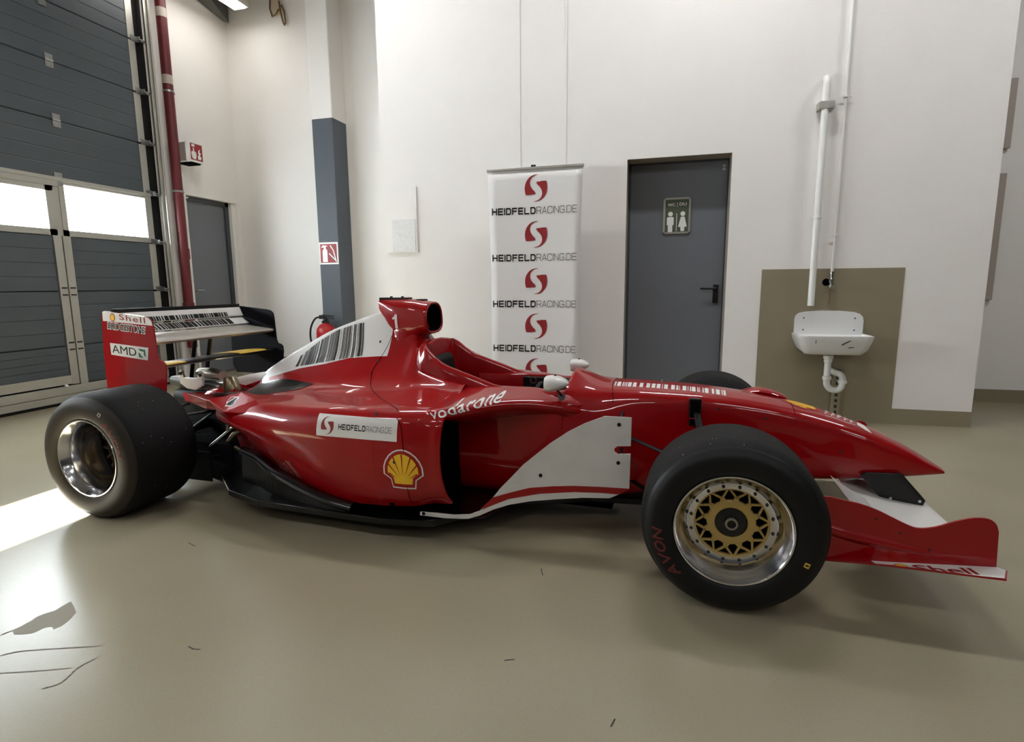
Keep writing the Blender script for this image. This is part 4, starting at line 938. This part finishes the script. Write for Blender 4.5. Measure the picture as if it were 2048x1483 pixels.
decal('endplate_backing', slant(text_geo('BRIDGESTONE', off=.06, shear=.25), -3.336, .941, -3.047, .915, .045), eY, 'white', E0)
decal('endplate_lettering', slant(bw, -3.330, .946, -3.053, .920, .035), eY2, 'text_black', E0)
decal('sticker', poly_geo([(-3.328, .795), (-3.056, .770), (-3.043, .842), (-3.328, .863)]), eY, 'white', E0)
decal('sticker_lettering', slant(text_geo('AMD', off=.0), -3.315, .808, -3.135, .791, .045), eY2, 'text_black', E0)
ax, az, q = -3.118, .785, .048
arrow = [[(0, 1), (.95, .98), (.95, .12), (.72, .36), (.72, .76), (.24, .76)], [(0, .62), (0, .02), (.60, .02), (.38, .25), (.24, .25), (.24, .40)], [(0, .62), (.3, .36), (.24, .25), (0, .2)]]
decal('sticker_emblem', poly_geo(*[[(ax+u*q*1.1, az+v*q*1.05-u*.006) for u, v in p] for p in arrow]), eY2, 'green', E0)
# bar codes on both flaps
random.seed(11)
def bars(x0, x1, n, h0, h1):
    r = []; x = x0; w = [random.choice((.5, .8, .8, 1.4, 2)) if q % 2 == 0 else random.choice((.2, .3, .45)) for q in range(2*n)]; t = (x1-x0)/sum(w)
    for i in range(n): r.append((x, x+w[2*i]*t, h0, h1)); x += (w[2*i]+w[2*i+1])*t
    return r
for fl_, (xa, za, xb, zb), e0, e1 in ((fl2, (-3.262, .968, -3.292, 1.034), .04, .46), (fl1, (-3.215, .915, -3.268, .958), .08, .92)):
    tr_ = bvh(fl_)
    decal('barcode', box_geo(*bars(-.47, .34, 30, e0, e1)), lambda u, v: (xa+(xb-xa)*v, u, za+(zb-za)*v), 'text_black', fl_, tr_, ray=(-1, 0, -.7), off=.0015, sv=.15)

# ---- bargeboards
yb_ = lambda u: -.44-.2157*(-.38-u)
BG = [(-.39, .6), (-.503, .605), (-.589, .571), (-.661, .531), (-.734, .48), (-.794, .429), (-.853, .377), (-.913, .31), (-.951, .269), (-.998, .207), (-1.03, .178), (-1.044, .158), (-1.091, .139), (-1.162, .133), (-1.239, .14), (-1.316, .144), (-1.317, .128),
      (-1.201, .117), (-1.099, .117), (-1.044, .136), (-.983, .166), (-.914, .19), (-.823, .209), (-.705, .222), (-.592, .232), (-.476, .233), (-.435, .252), (-.393, .279), (-.391, .437), (-.445, .436), (-.458, .445), (-.461, .453), (-.458, .463), (-.446, .472), (-.391, .473)]
SR = [(-.987, .223), (-.914, .247), (-.823, .273), (-.718, .283), (-.629, .287), (-.519, .285), (-.393, .28), (-.435, .252), (-.519, .257), (-.629, .258), (-.779, .246), (-.914, .218), (-.983, .188), (-1.039, .162), (-1.03, .178)]
for s in (1, -1):
    b = B().prism(BG, lambda u, v: (u, s*yb_(u), v), lambda u, v: (u, s*(yb_(u)+.007), v)); bb_ = cobj(b, 'bargeboard', 'white_worn')
    decal('bargeboard_stripe', poly_geo(SR), lambda u, v: (u, s*(yb_(u)-.001), v), 'red', bb_)
    for x, z in ((-.442, .569), (-.442, .397), (-.775, .332), (-1.30, .137)): cobj(B().lathe([(.0001, .004), (.0075, .004), (.0085, 0)], (x, s*yb_(x), z), (0, -s, 0), 14), 'bargeboard_bolt', 'black', bb_)
    for x, z in ((-.442, .569), (-.442, .397), (-.775, .332)): cobj(B().tube([(x, s*(yb_(x)+.005), z), (x-.01, -s*.2, z)], .007, 8), 'bargeboard_stay', 'black', bb_)
    # foot tray joining the board to the floor
    ft = [(-1.317, .62), (-1.2, .615), (-1.09, .59), (-1.03, .575), (-.93, .30), (-1.317, .30)]
    cobj(B().prism(ft, lambda u, v: (u, -s*v, .118), lambda u, v: (u, -s*v, .126)), 'bargeboard_foot', 'carbon')

# ---- front wing
fm = airfoil(.86, .208, .52, .275, .009, .018)
wing('front_main_plane', fm, -.695, .695, 'white_paint')
wing('front_flap', airfoil(.56, .278, .425, .368, .006, .010), -.695, -.29, 'white_paint'); wing('front_flap', airfoil(.56, .278, .425, .368, .006, .010), .29, .695, 'white_paint')
for y in (-.128, .128):
    cobj(B().prism([(.58, .33), (.60, .345), (.738, .352), (.835, .24), (.828, .218), (.69, .208)], lambda u, v: (u, y-.006, v), lambda u, v: (u, y+.006, v)), 'nose_pillar', 'carbon', bevel=.003)
    for x, z in ((.702, .238), (.812, .236)): cobj(B().lathe([(.0001, .003), (.006, .003), (.007, 0)], (x, y-.0065, z), (0, -1, 0), 12), 'pillar_bolt', 'chrome')
FE = cr([(.12, .30), (.20, .395), (.315, .418), (.379, .41), (.434, .401), (.489, .382), (.536, .36), (.575, .343), (.605, .335), (.655, .345), (.71, .372), (.765, .391), (.806, .391), (.825, .375), (.834, .35)], 3).tolist()+[(.84, .218), (.33, .178), (.12, .18)]
for s in (-1, 1):
    b = B().prism(FE, lambda u, v: (u, s*.703, v), lambda u, v: (u, s*.694, v)); fe = cobj(b, 'front_endplate', 'red', bevel=.003)
    ft = [(.33, .182, .70), (.47, .217, .70), (.838, .224, .70), (.862, .224, .72), (.832, .222, .782), (.50, .220, .775), (.33, .18, .706)]
    b = B(); n = len(ft); top = [(x, s*y, z+.003) for x, z, y in ft]; bot = [(x, s*y, z-.003) for x, z, y in ft]
    b.add(top+bot, [tuple(range(n)), tuple(n+i for i in range(n))[::-1]]+[(i, (i+1) % n, n+(i+1) % n, n+i) for i in range(n)]); fo = cobj(b, 'endplate_foot', 'red')
    # swept fin on the outside
    R = [[(.22, s*.703, .345), (.22, s*.706, .335), (.22, s*.703, .325)], [(.36, s*.703, .315), (.36, s*.716, .295), (.36, s*.703, .27)], [(.48, s*.703, .29), (.48, s*.716, .268), (.48, s*.703, .25)], [(.66, s*.703, .252), (.66, s*.704, .248), (.66, s*.703, .244)]]
    b = B(); loft(b, R, 2, 4, cap0=True, cap1=True); cobj(b, 'endplate_fin', 'red', fe, smooth=60)
    for x, z in ((.478, .352), (.555, .31), (.645, .262)): cobj(B().lathe([(.0001, .001), (.004, .001), (.0045, 0)], (x, s*.7035, z), (0, s, 0), 12), 'endplate_bolt', 'grime', fe)
    if s < 0:
        tf = bvh(fo); pl_ = lambda u, v: (u, v, .3)
        decal('foot_band', poly_geo([(.475, -.704), (.505, -.771), (.828, -.778), (.857, -.72), (.838, -.704)]), pl_, 'white', fo, tf, (0, 0, -1), su=.05, sv=.02)
        V, F = text_geo('Shell', off=.02); V = np.array(V); V = np.stack([.60+V[:, 0]*.17+V[:, 1]*-.012, -.762+V[:, 1]*.045-V[:, 0]*.005], 1)
        decal('foot_lettering', (V, F), pl_, 'red_logo', fo, tf, (0, 0, -1), off=.002, su=.05)
        decal('foot_emblem', poly_geo([(.555+x*1.2, -.738+z*1.1) for x, z in cw]), pl_, 'red_logo', fo, tf, (0, 0, -1), off=.002); decal('foot_emblem', poly_geo([(.555+x*1.0, -.738+z*.9) for x, z in cw]), pl_, 'yellow', fo, tf, (0, 0, -1), off=.0026)

# ---- front suspension
for s in (-1, 1):
    arm((-.45, s*.20, .458), (-.03, s*.62, .425), .010); arm((.10, s*.15, .46), (.02, s*.62, .425), .010)
    arm((-.42, s*.18, .235), (-.03, s*.64, .19), .011); arm((.12, s*.14, .28), (.02, s*.64, .19), .011)
    arm((-.12, s*.17, .595), (-.02, s*.60, .22), .012, 'push_rod'); arm((-.10, s*.17, .41), (-.10, s*.62, .38), .009, 'track_rod')
    cobj(B().box((-.125, s*.183, .585), (.055, .02, .13)), 'rocker_housing', 'carbon', bevel=.006)
    cobj(B().box((-.125, s*.195, .555), (.05, .004, .006)), 'rocker_strap', 'red_dull')
    cobj(B().lathe([(.0001, -.06), (.12, -.06), (.13, 0), (.10, .06), (.0001, .06)], (0, s*.64, .32), (0, s, 0), 28), 'brake_duct', 'black', smooth=40)

def avon_geo():
    gl = [[[(0, 0), (.5, 1), (1, 0)], [(.2, .3), (.8, .3)]], [[(0, 1), (.5, 0), (1, 1)]], [[(.3, 0), (0, .3), (0, .7), (.3, 1), (.7, 1), (1, .7), (1, .3), (.7, 0), (.3, 0)]], [[(0, 0), (0, 1), (1, 0), (1, 1)]]]
    L = []
    for i, g in enumerate(gl):
        for l in g: L.append([(.1+i*1.22+x*.86+.25*y, .1+.8*y) for x, y in l])
    V, F = stroke_geo(L, .2); lo = V.min(0); hi = V.max(0); return (V-lo)/(hi-lo), F
AVON = avon_geo()
# ---- wheels: o = depth inward from the outer rim plane
def wheel(cx, s, front):
    if front: yo, zc, Rt, w = .872, .320, .318, .335
    else: yo, zc, Rt, w = .892, .326, .327, .385
    c = (cx, s*yo, zc); ax = (0, -s, 0)
    if front: pr = [(.196, .008), (.203, .0), (.215, -.006), (.232, -.010), (.25, -.012), (.268, -.010), (.28, -.004), (.289, .004), (.292, .006), (.300, .018), (.309, .032), (.3155, .052), (.318, .078)]
    else: pr = [(.196, .008), (.203, -.0), (.215, -.008), (.235, -.013), (.255, -.014), (.275, -.011), (.29, -.004), (.298, .004), (.302, .006), (.311, .017), (.319, .030), (.325, .048), (.327, .075)]
    full = pr+[(Rt, w*.5)]+[(r, w-o) for r, o in pr[::-1]]+[(.18, w-.02), (.18, .02)]
    b = B(); b.lathe(full, c, ax, 96, closed=True); n = 96
    for i in range(len(b.f)):
        r = i//n
        b.m[i] = 1 if (r < 9 or r > len(pr)+1+4) else 0
    ty = cobj(b, 'wheel', ['tread', 'sidewall' if front else 'sidewall_dust_glow'], smooth=40, label=None)
    tt = bvh(ty)
    rim = [(.192, .012), (.2005, .0), (.1985, -.004), (.193, -.004), (.189, .0), (.186, .008), (.182, .012), (.179, .020), (.170, .030)]
    if front: rim += [(.164, .042), (.155, .058), (.151, .066), (.140, .070), (.129, .071), (.127, .090)]
    else: rim += [(.167, .045), (.160, .07), (.157, .10), (.154, .15), (.152, .20), (.150, .24)]
    cobj(B().lathe(rim+[(r, .27 if front else .28) for r in (.126 if front else .150, .19)], c, ax, 80), 'rim', 'rim_polished', ty, smooth=32)
    P = lambda a, r, o: (cx+r*math.sin(a), s*(yo-o), zc+r*math.cos(a))
    if front:
        N = 12; lines = []
        hub = B()
        hub.lathe([(.084, .080), (.084, .094), (.056, .094), (.056, .076), (.06, .074), (.08, .076)], c, ax, 60, closed=True)
        hub.lathe([(.1285, .076), (.1285, .09), (.1225, .09), (.1225, .076)], c, ax, 60, closed=True)
        cobj(hub, 'rim_centre', 'gold', ty, smooth=35)
        b = B()
        def bar(p0, p1, w0, w1):
            (a0, r0), (a1, r1) = p0, p1
            A = Vector(P(a0, r0, .077)); Z = Vector(P(a1, r1, .077)); d = (Z-A).normalized(); nn = Vector((-d.z, 0, d.x)); dn = Vector((0, -s*.010, 0))
            q = [A+nn*w0, A-nn*w0, Z-nn*w1, Z+nn*w1]; b.add(q+[v+dn for v in q], [(0, 1, 2, 3), (7, 6, 5, 4), (0, 4, 5, 1), (1, 5, 6, 2), (2, 6, 7, 3), (3, 7, 4, 0)])
        for k in range(N):
            a = 2*PI*(k+.3)/N
            bar((a, .080), (a, .100), .013, .0045)
            for t in (-1, 1): bar((a, .094), (a+t*math.radians(13.5), .1245), .0042, .003)
        cobj(b, 'rim_mesh', 'gold', ty)
        for k in range(16):
            a = 2*PI*(k+.4)/16; x, y, z = P(a, .139, .070)
            cobj(B().lathe([(.0001, .006), (.0035, .006), (.0055, .004), (.0055, 0)], (x, y, z), (0, s, 0), 10), 'rim_bolt', 'grime', ty)
        cobj(B().lathe([(.0001, .125), (.1265, .125)], c, ax, 40), 'brake_backing', 'dark', ty)
        cobj(B().lathe([(.0001, .066), (.012, .066), (.016, .068), (.022, .068), (.024, .080), (.055, .084), (.056, .10)], c, ax, 40), 'hub', 'black_plastic', ty, smooth=35)
        cobj(B().lathe([(.015, .060), (.022, .060), (.023, .068), (.017, .068)], c, ax, 6 if False else 28, closed=True), 'wheel_nut', 'rim_cast', ty, smooth=35)
    else:
        cobj(B().lathe([(.0001, .215), (.03, .215), (.05, .205), (.06, .222), (.11, .235), (.151, .24)], c, ax, 60), 'rim_centre', 'rim_dirty', ty, smooth=35)
        b = B()
        for k in range(12):
            a = 2*PI*k/12
            for t in (-.1, .1): b.tube([P(a, .045, .208), P(a+t, .10, .222), P(a+t*1.6, .148, .232)], [.007, .005, .005], 6)
        cobj(b, 'rim_mesh', 'rim_dirty', ty, smooth=60)
        cobj(B().lathe([(.0001, .165), (.016, .165), (.03, .17), (.034, .21)], c, ax, 24), 'wheel_nut', 'rim_dirty', ty, smooth=35)
        for k in range(3): x, y, z = P(2.2+k*.14, .156, .10); cobj(B().lathe([(.0001, .004), (.006, .003), (.007, 0)], (x, y, z), (-math.sin(2.2+k*.14), 0, -math.cos(2.2+k*.14)), 10), 'rim_bolt', 'chrome', ty)
    # moulded lettering and label
    ray = (0, -s, 0); cen = -1.99 if front else 1.06; span = .78 if front else .86; rm = .236 if front else .228; hh = .038
    def pl(u, v):
        a = cen+(u-.5)*span; r = rm+v*hh; x, y, z = P(a*(-s if s > 0 else 1), r, -.05); return (x, y, z)
    if s > 0: return ty
    decal('tyre_lettering', AVON, pl, 'tyre_letter', ty, tt, (0, 1, 0), off=.0012, su=.04, sv=.12)
    la = 1.92 if front else .52
    def pl2(u, v):
        a = la+(u-.5)*.07; r = (.242 if front else .262)+v*.017; return P(a, r, -.05)
    decal('tyre_label', box_geo((0, 1, 0, 1)), pl2, 'label_grey' if not front else 'tape_yellow', ty, tt, (0, 1, 0), off=.001, sv=.3)
    def pl3(u, v):
        a = la+(u-.5)*.03; r = (.242 if front else .262)+.003+v*.011; return P(a, r, -.05)
    decal('tyre_label_mark', box_geo((0, 1, 0, 1)), pl3, 'grime', ty, tt, (0, 1, 0), off=.0016)
    return ty
for cx, s, fr in ((0, -1, True), (0, 1, True), (-3.03, -1, False), (-3.03, 1, False)): wheel(cx, s, fr)

# ---- artwork on the body
TC = bvh(cover); TM = bvh(mono); TA = bvh(ab); TALL = bvh(cover, mono, ab)
side = lambda u, v: (u, -1.0, v)
def quad(x0, z0, x1, z1, h):       # unit box -> slanted strip whose lower edge runs (x0,z0)-(x1,z1)
    return lambda u, v: (x0+u*(x1-x0), -1.0, z0+u*(z1-z0)+v*h)
wq = quad(-1.803, .489, -1.385, .489, .097)
decal('sponsor_sticker', box_geo((0, 1, 0, 1)), wq, 'white', cover, TC, su=.02, sv=.06)
decal('sticker_lettering', fit(heid_geo(), .285, .94, .36, .62), wq, 'text_black', cover, TC, off=.002, su=.02, sv=.1)
decal('sticker_emblem', fit(swirl_geo(), .05, .235, .10, .90), wq, 'red_logo', cover, TC, off=.002, su=.02, sv=.06)
pw, pr_, py3, prb = pecten_parts()
pq = lambda u, v: (-1.364+u*.098, -1.0, .362+v*.095)
for nm, g_, m_, of in (('emblem_outline', pw, 'white', .0012), ('emblem_field', pr_, 'red_dull', .002), ('emblem_shell', py3, 'yellow', .0028), ('emblem_ribs', prb, 'red_dull', .0035)):
    decal(nm, g_, pq, m_, cover, TC, off=of, su=.12, sv=.12)
TS = bvh(*[o for o in car.children if o.name.startswith(('engine_cover', 'monocoque', 'shoulder_fairing'))])
# lower-case lettering running along the shoulder; the f of the word is worn to an r
def vq(u, v): return (-1.235+u*.25-v*.022, -1.0, .588+u*.048-.02*math.sin(u*PI)*0+v*.040)
decal('shoulder_lettering', text_geo('vodarone', off=.012, space=1.05), vq, 'white', cover, TS, su=.04, sv=.25, off=.002)
decal('race_number', poly_geo([(.5, 0), (1, 0), (1, 1), (.6, 1), (.45, .86), (.05, .76), (.05, .62), (.5, .68)]), lambda u, v: (-1.728+u*.034+v*-.004, -1.0, .94+v*.078), 'white', ab, TALL, su=.3, sv=.2, off=.003)
# bar code on the cover
random.seed(5)
#bz0 = lambda u: .688+u*.118; bz1 = lambda u: min(.765+u*.24, .84+u*.15, .975)
w = [random.choice((.25, .4, .4, .7, 1.5)) for _ in range(92)]; t = 1/sum(w); x = 0; bars_ = []
for i in range(46):
    a, c_ = x, x+w[2*i]*t; x += (w[2*i]+w[2*i+1]*.75)*t
    if c_ > 1: break
    bars_.append([(a, 0), (c_, 0), (c_, 1), (a, 1)])
def bq(u, v):
    lo = .703+u*.10; hi = float(np.interp(u, [0, .25, .5, .75, 1], [.762, .852, .92, .957, .978])); z = lo+(hi-lo)*v
    return ((-2.385+u*.563)*(1-v)+(-2.375+u*.505)*v, -1.0, z)
decal('barcode', poly_geo(*bars_), bq, 'text_black', cover, TC, off=.0012, sv=.12)
# bar code on top of the nose
random.seed(8)
def nq(u, v): return (-.505+u*.52, -.118+.010*u+v*.062, 1.2)
w = [random.choice((.3, .5, .9, 1.6)) for _ in range(56)]; t = 1/sum(w); x = 0; bars_ = []
for i in range(28): bars_.append([(x, 0), (x+w[2*i]*t, 0), (x+w[2*i]*t, 1), (x, 1)]); x += (w[2*i]+w[2*i+1]*.5)*t*1.28
decal('barcode', poly_geo(*bars_), nq, 'white', mono, TM, (0, 0, -1), sv=.25)
# emblem and white lettering on the nose top
npq = lambda u, v: (.345+v*-.082, .0+u*.062-.015, 1.2)
for nm, g_, m_, of in (('nose_emblem_outline', pw, 'red_dull', .0012), ('nose_emblem_shell', py3, 'yellow', .002), ('nose_emblem_ribs', prb, 'red_dull', .0028)):
    decal(nm, g_, npq, m_, mono, TM, (0, 0, -1), off=of, su=.3, sv=.3)
random.seed(3)
L = [[(0, 0), (.3, .06), (.62, 0), (.97, .1)]]
for k in range(14):
    x = k/14; y = .2+.12*(k % 3); h = random.choice((.2, .35, .5)); L += [[(x, y), (x+.035, y+h)], [(x+.01, y+h*.4), (x+.06, y+h*.5)]]
decal('nose_script', stroke_geo(L, .028), lambda u, v: (.44+u*.125, -.075+v*.10, 1.2), 'white', mono, TM, (0, 0, -1), su=.15, sv=.3)
decal('nose_mark', poly_geo([(.572, -.055), (.60, -.075), (.625, -.08), (.618, -.05), (.60, .0), (.585, .0)]), lambda u, v: (u, v, 1.2), 'white', mono, TM, (0, 0, -1), su=.02, sv=.02)
# small sponsor names low on the flank
def small(txt, x0, z0, L, h, ang, sh=0):
    ca, sa = math.cos(ang), math.sin(ang)
    decal('flank_lettering', text_geo(txt, off=.01, shear=sh), lambda u, v: (x0+u*L*ca-v*h*sa, -1.0, z0+u*L*sa+v*h*ca), 'label_grey', cover, TC, su=.1, sv=.4, off=.0015)
small('brembo', -2.215, .325, .115, .012, -1.12); small('SKF', -2.12, .285, .075, .016, -1.12); small('OZ', -2.165, .295, .08, .018, -1.12); small('MAGNETI', -2.085, .305, .10, .014, -1.12); small('MARELLI', -2.065, .305, .10, .014, -1.12)
# tyre maker's B on the winglet
TW = bvh(WL, cover)
U = lambda L: [((a-1070)/215, (835-b_)/145) for a, b_ in L]
bq_ = lambda u, v: (-2.545+u*.088, -1.0, .546+v*.034)
decal('winglet_emblem', poly_geo(U([(1068, 700), (1130, 688), (1200, 688), (1238, 708), (1246, 740), (1282, 772), (1284, 812), (1242, 832), (1168, 837), (1138, 792), (1108, 782)])), bq_, 'white', WL, TW, off=.0015, su=.25, sv=.25)
decal('winglet_emblem', poly_geo(U([(1172, 820), (1150, 785), (1172, 702), (1200, 698), (1222, 712), (1228, 745), (1266, 778), (1268, 806), (1236, 818)])), bq_, 'text_black', WL, TW, off=.0024, su=.25, sv=.25)
decal('winglet_emblem', poly_geo(U([(1084, 706), (1152, 700), (1128, 776), (1112, 768)])), bq_, 'red_logo', WL, TW, off=.0024, su=.25, sv=.25)
# dark carbon patch behind the exhaust and panel joints
decal('carbon_patch', poly_geo([(-2.64, .10), (-2.5, .13), (-2.28, .21), (-2.14, .26), (-2.2, .31), (-2.4, .34), (-2.62, .33)]), lambda u, v: (u, -v, 1.3), 'carbon', cover, TC, (0, 0, -1), su=.03, sv=.03, off=.002)
def seam(pts, par, tree, ray=(0, 1, 0), w_=.004, pl=None):
    pts = cr(pts, 6).tolist()
    decal('panel_joint', stroke_geo([pts], w_), pl or side, 'dark', par, tree, ray, off=.0015, su=.02, sv=.02)
topv = lambda u, v: (u, v, 1.4)
seam([(-1.735, .90), (-1.75, .84), (-1.765, .80), (-1.785, .75), (-1.795, .705)], cover, TC, w_=.003)
seam([(-1.795, -.215), (-1.76, -.29), (-1.68, -.39), (-1.58, -.49), (-1.46, -.60), (-1.40, -.655)], cover, TC, (0, 0, -1), .003, topv)
seam([(-1.395, .592), (-1.37, .56), (-1.357, .50), (-1.352, .42), (-1.35, .30), (-1.35, .165)], cover, TC, w_=.003)
seam([(-.50, -.20), (-.515, -.10), (-.51, 0), (-.51, .1)], mono, TM, (0, 0, -1), .003, lambda u, v: (u, v, 1.2))
seam([(.305, -.14), (.30, -.05), (.30, .08)], mono, TM, (0, 0, -1), .003, lambda u, v: (u, v, 1.2))
for x, z in ((-1.40, .395), (-1.80, .865), (-1.78, .765), (-1.50, .60)):
    decal('fastener', poly_geo([(x+.007*math.cos(a), z+.007*math.sin(a)) for a in [2*PI*k/10 for k in range(10)]]), side, 'grime', cover, TC, off=.004)
for x, z in ((-.02, .60), (.18, .565), (.50, .43)):
    decal('fastener', poly_geo([(x+.006*math.cos(a), z+.006*math.sin(a)) for a in [2*PI*k/10 for k in range(10)]]), side, 'grime', mono, TM, off=.0015)
b = B().lathe([(.0001, .016), (.004, .015), (.007, 0)], (-.28, .0, .686), (0, 0, 1), 10); cobj(b, 'nose_pitot', 'steel')
# tail light housing blister on the nose (left one seen over the top)
b = B(); loft(b, [[(.08, y, z) for y, z in ((.03, .645), (.07, .65), (.11, .64), (.07, .63))], [(.17, y, z) for y, z in ((.02, .655), (.07, .672), (.12, .655), (.07, .62))], [(.26, y, z) for y, z in ((.03, .638), (.07, .652), (.11, .638), (.07, .60))], [(.30, y, z) for y, z in ((.05, .62), (.07, .63), (.09, .62), (.07, .60))]], 3, 4, cap0=True, cap1=True)
cobj(b, 'nose_blister', 'red', smooth=60)
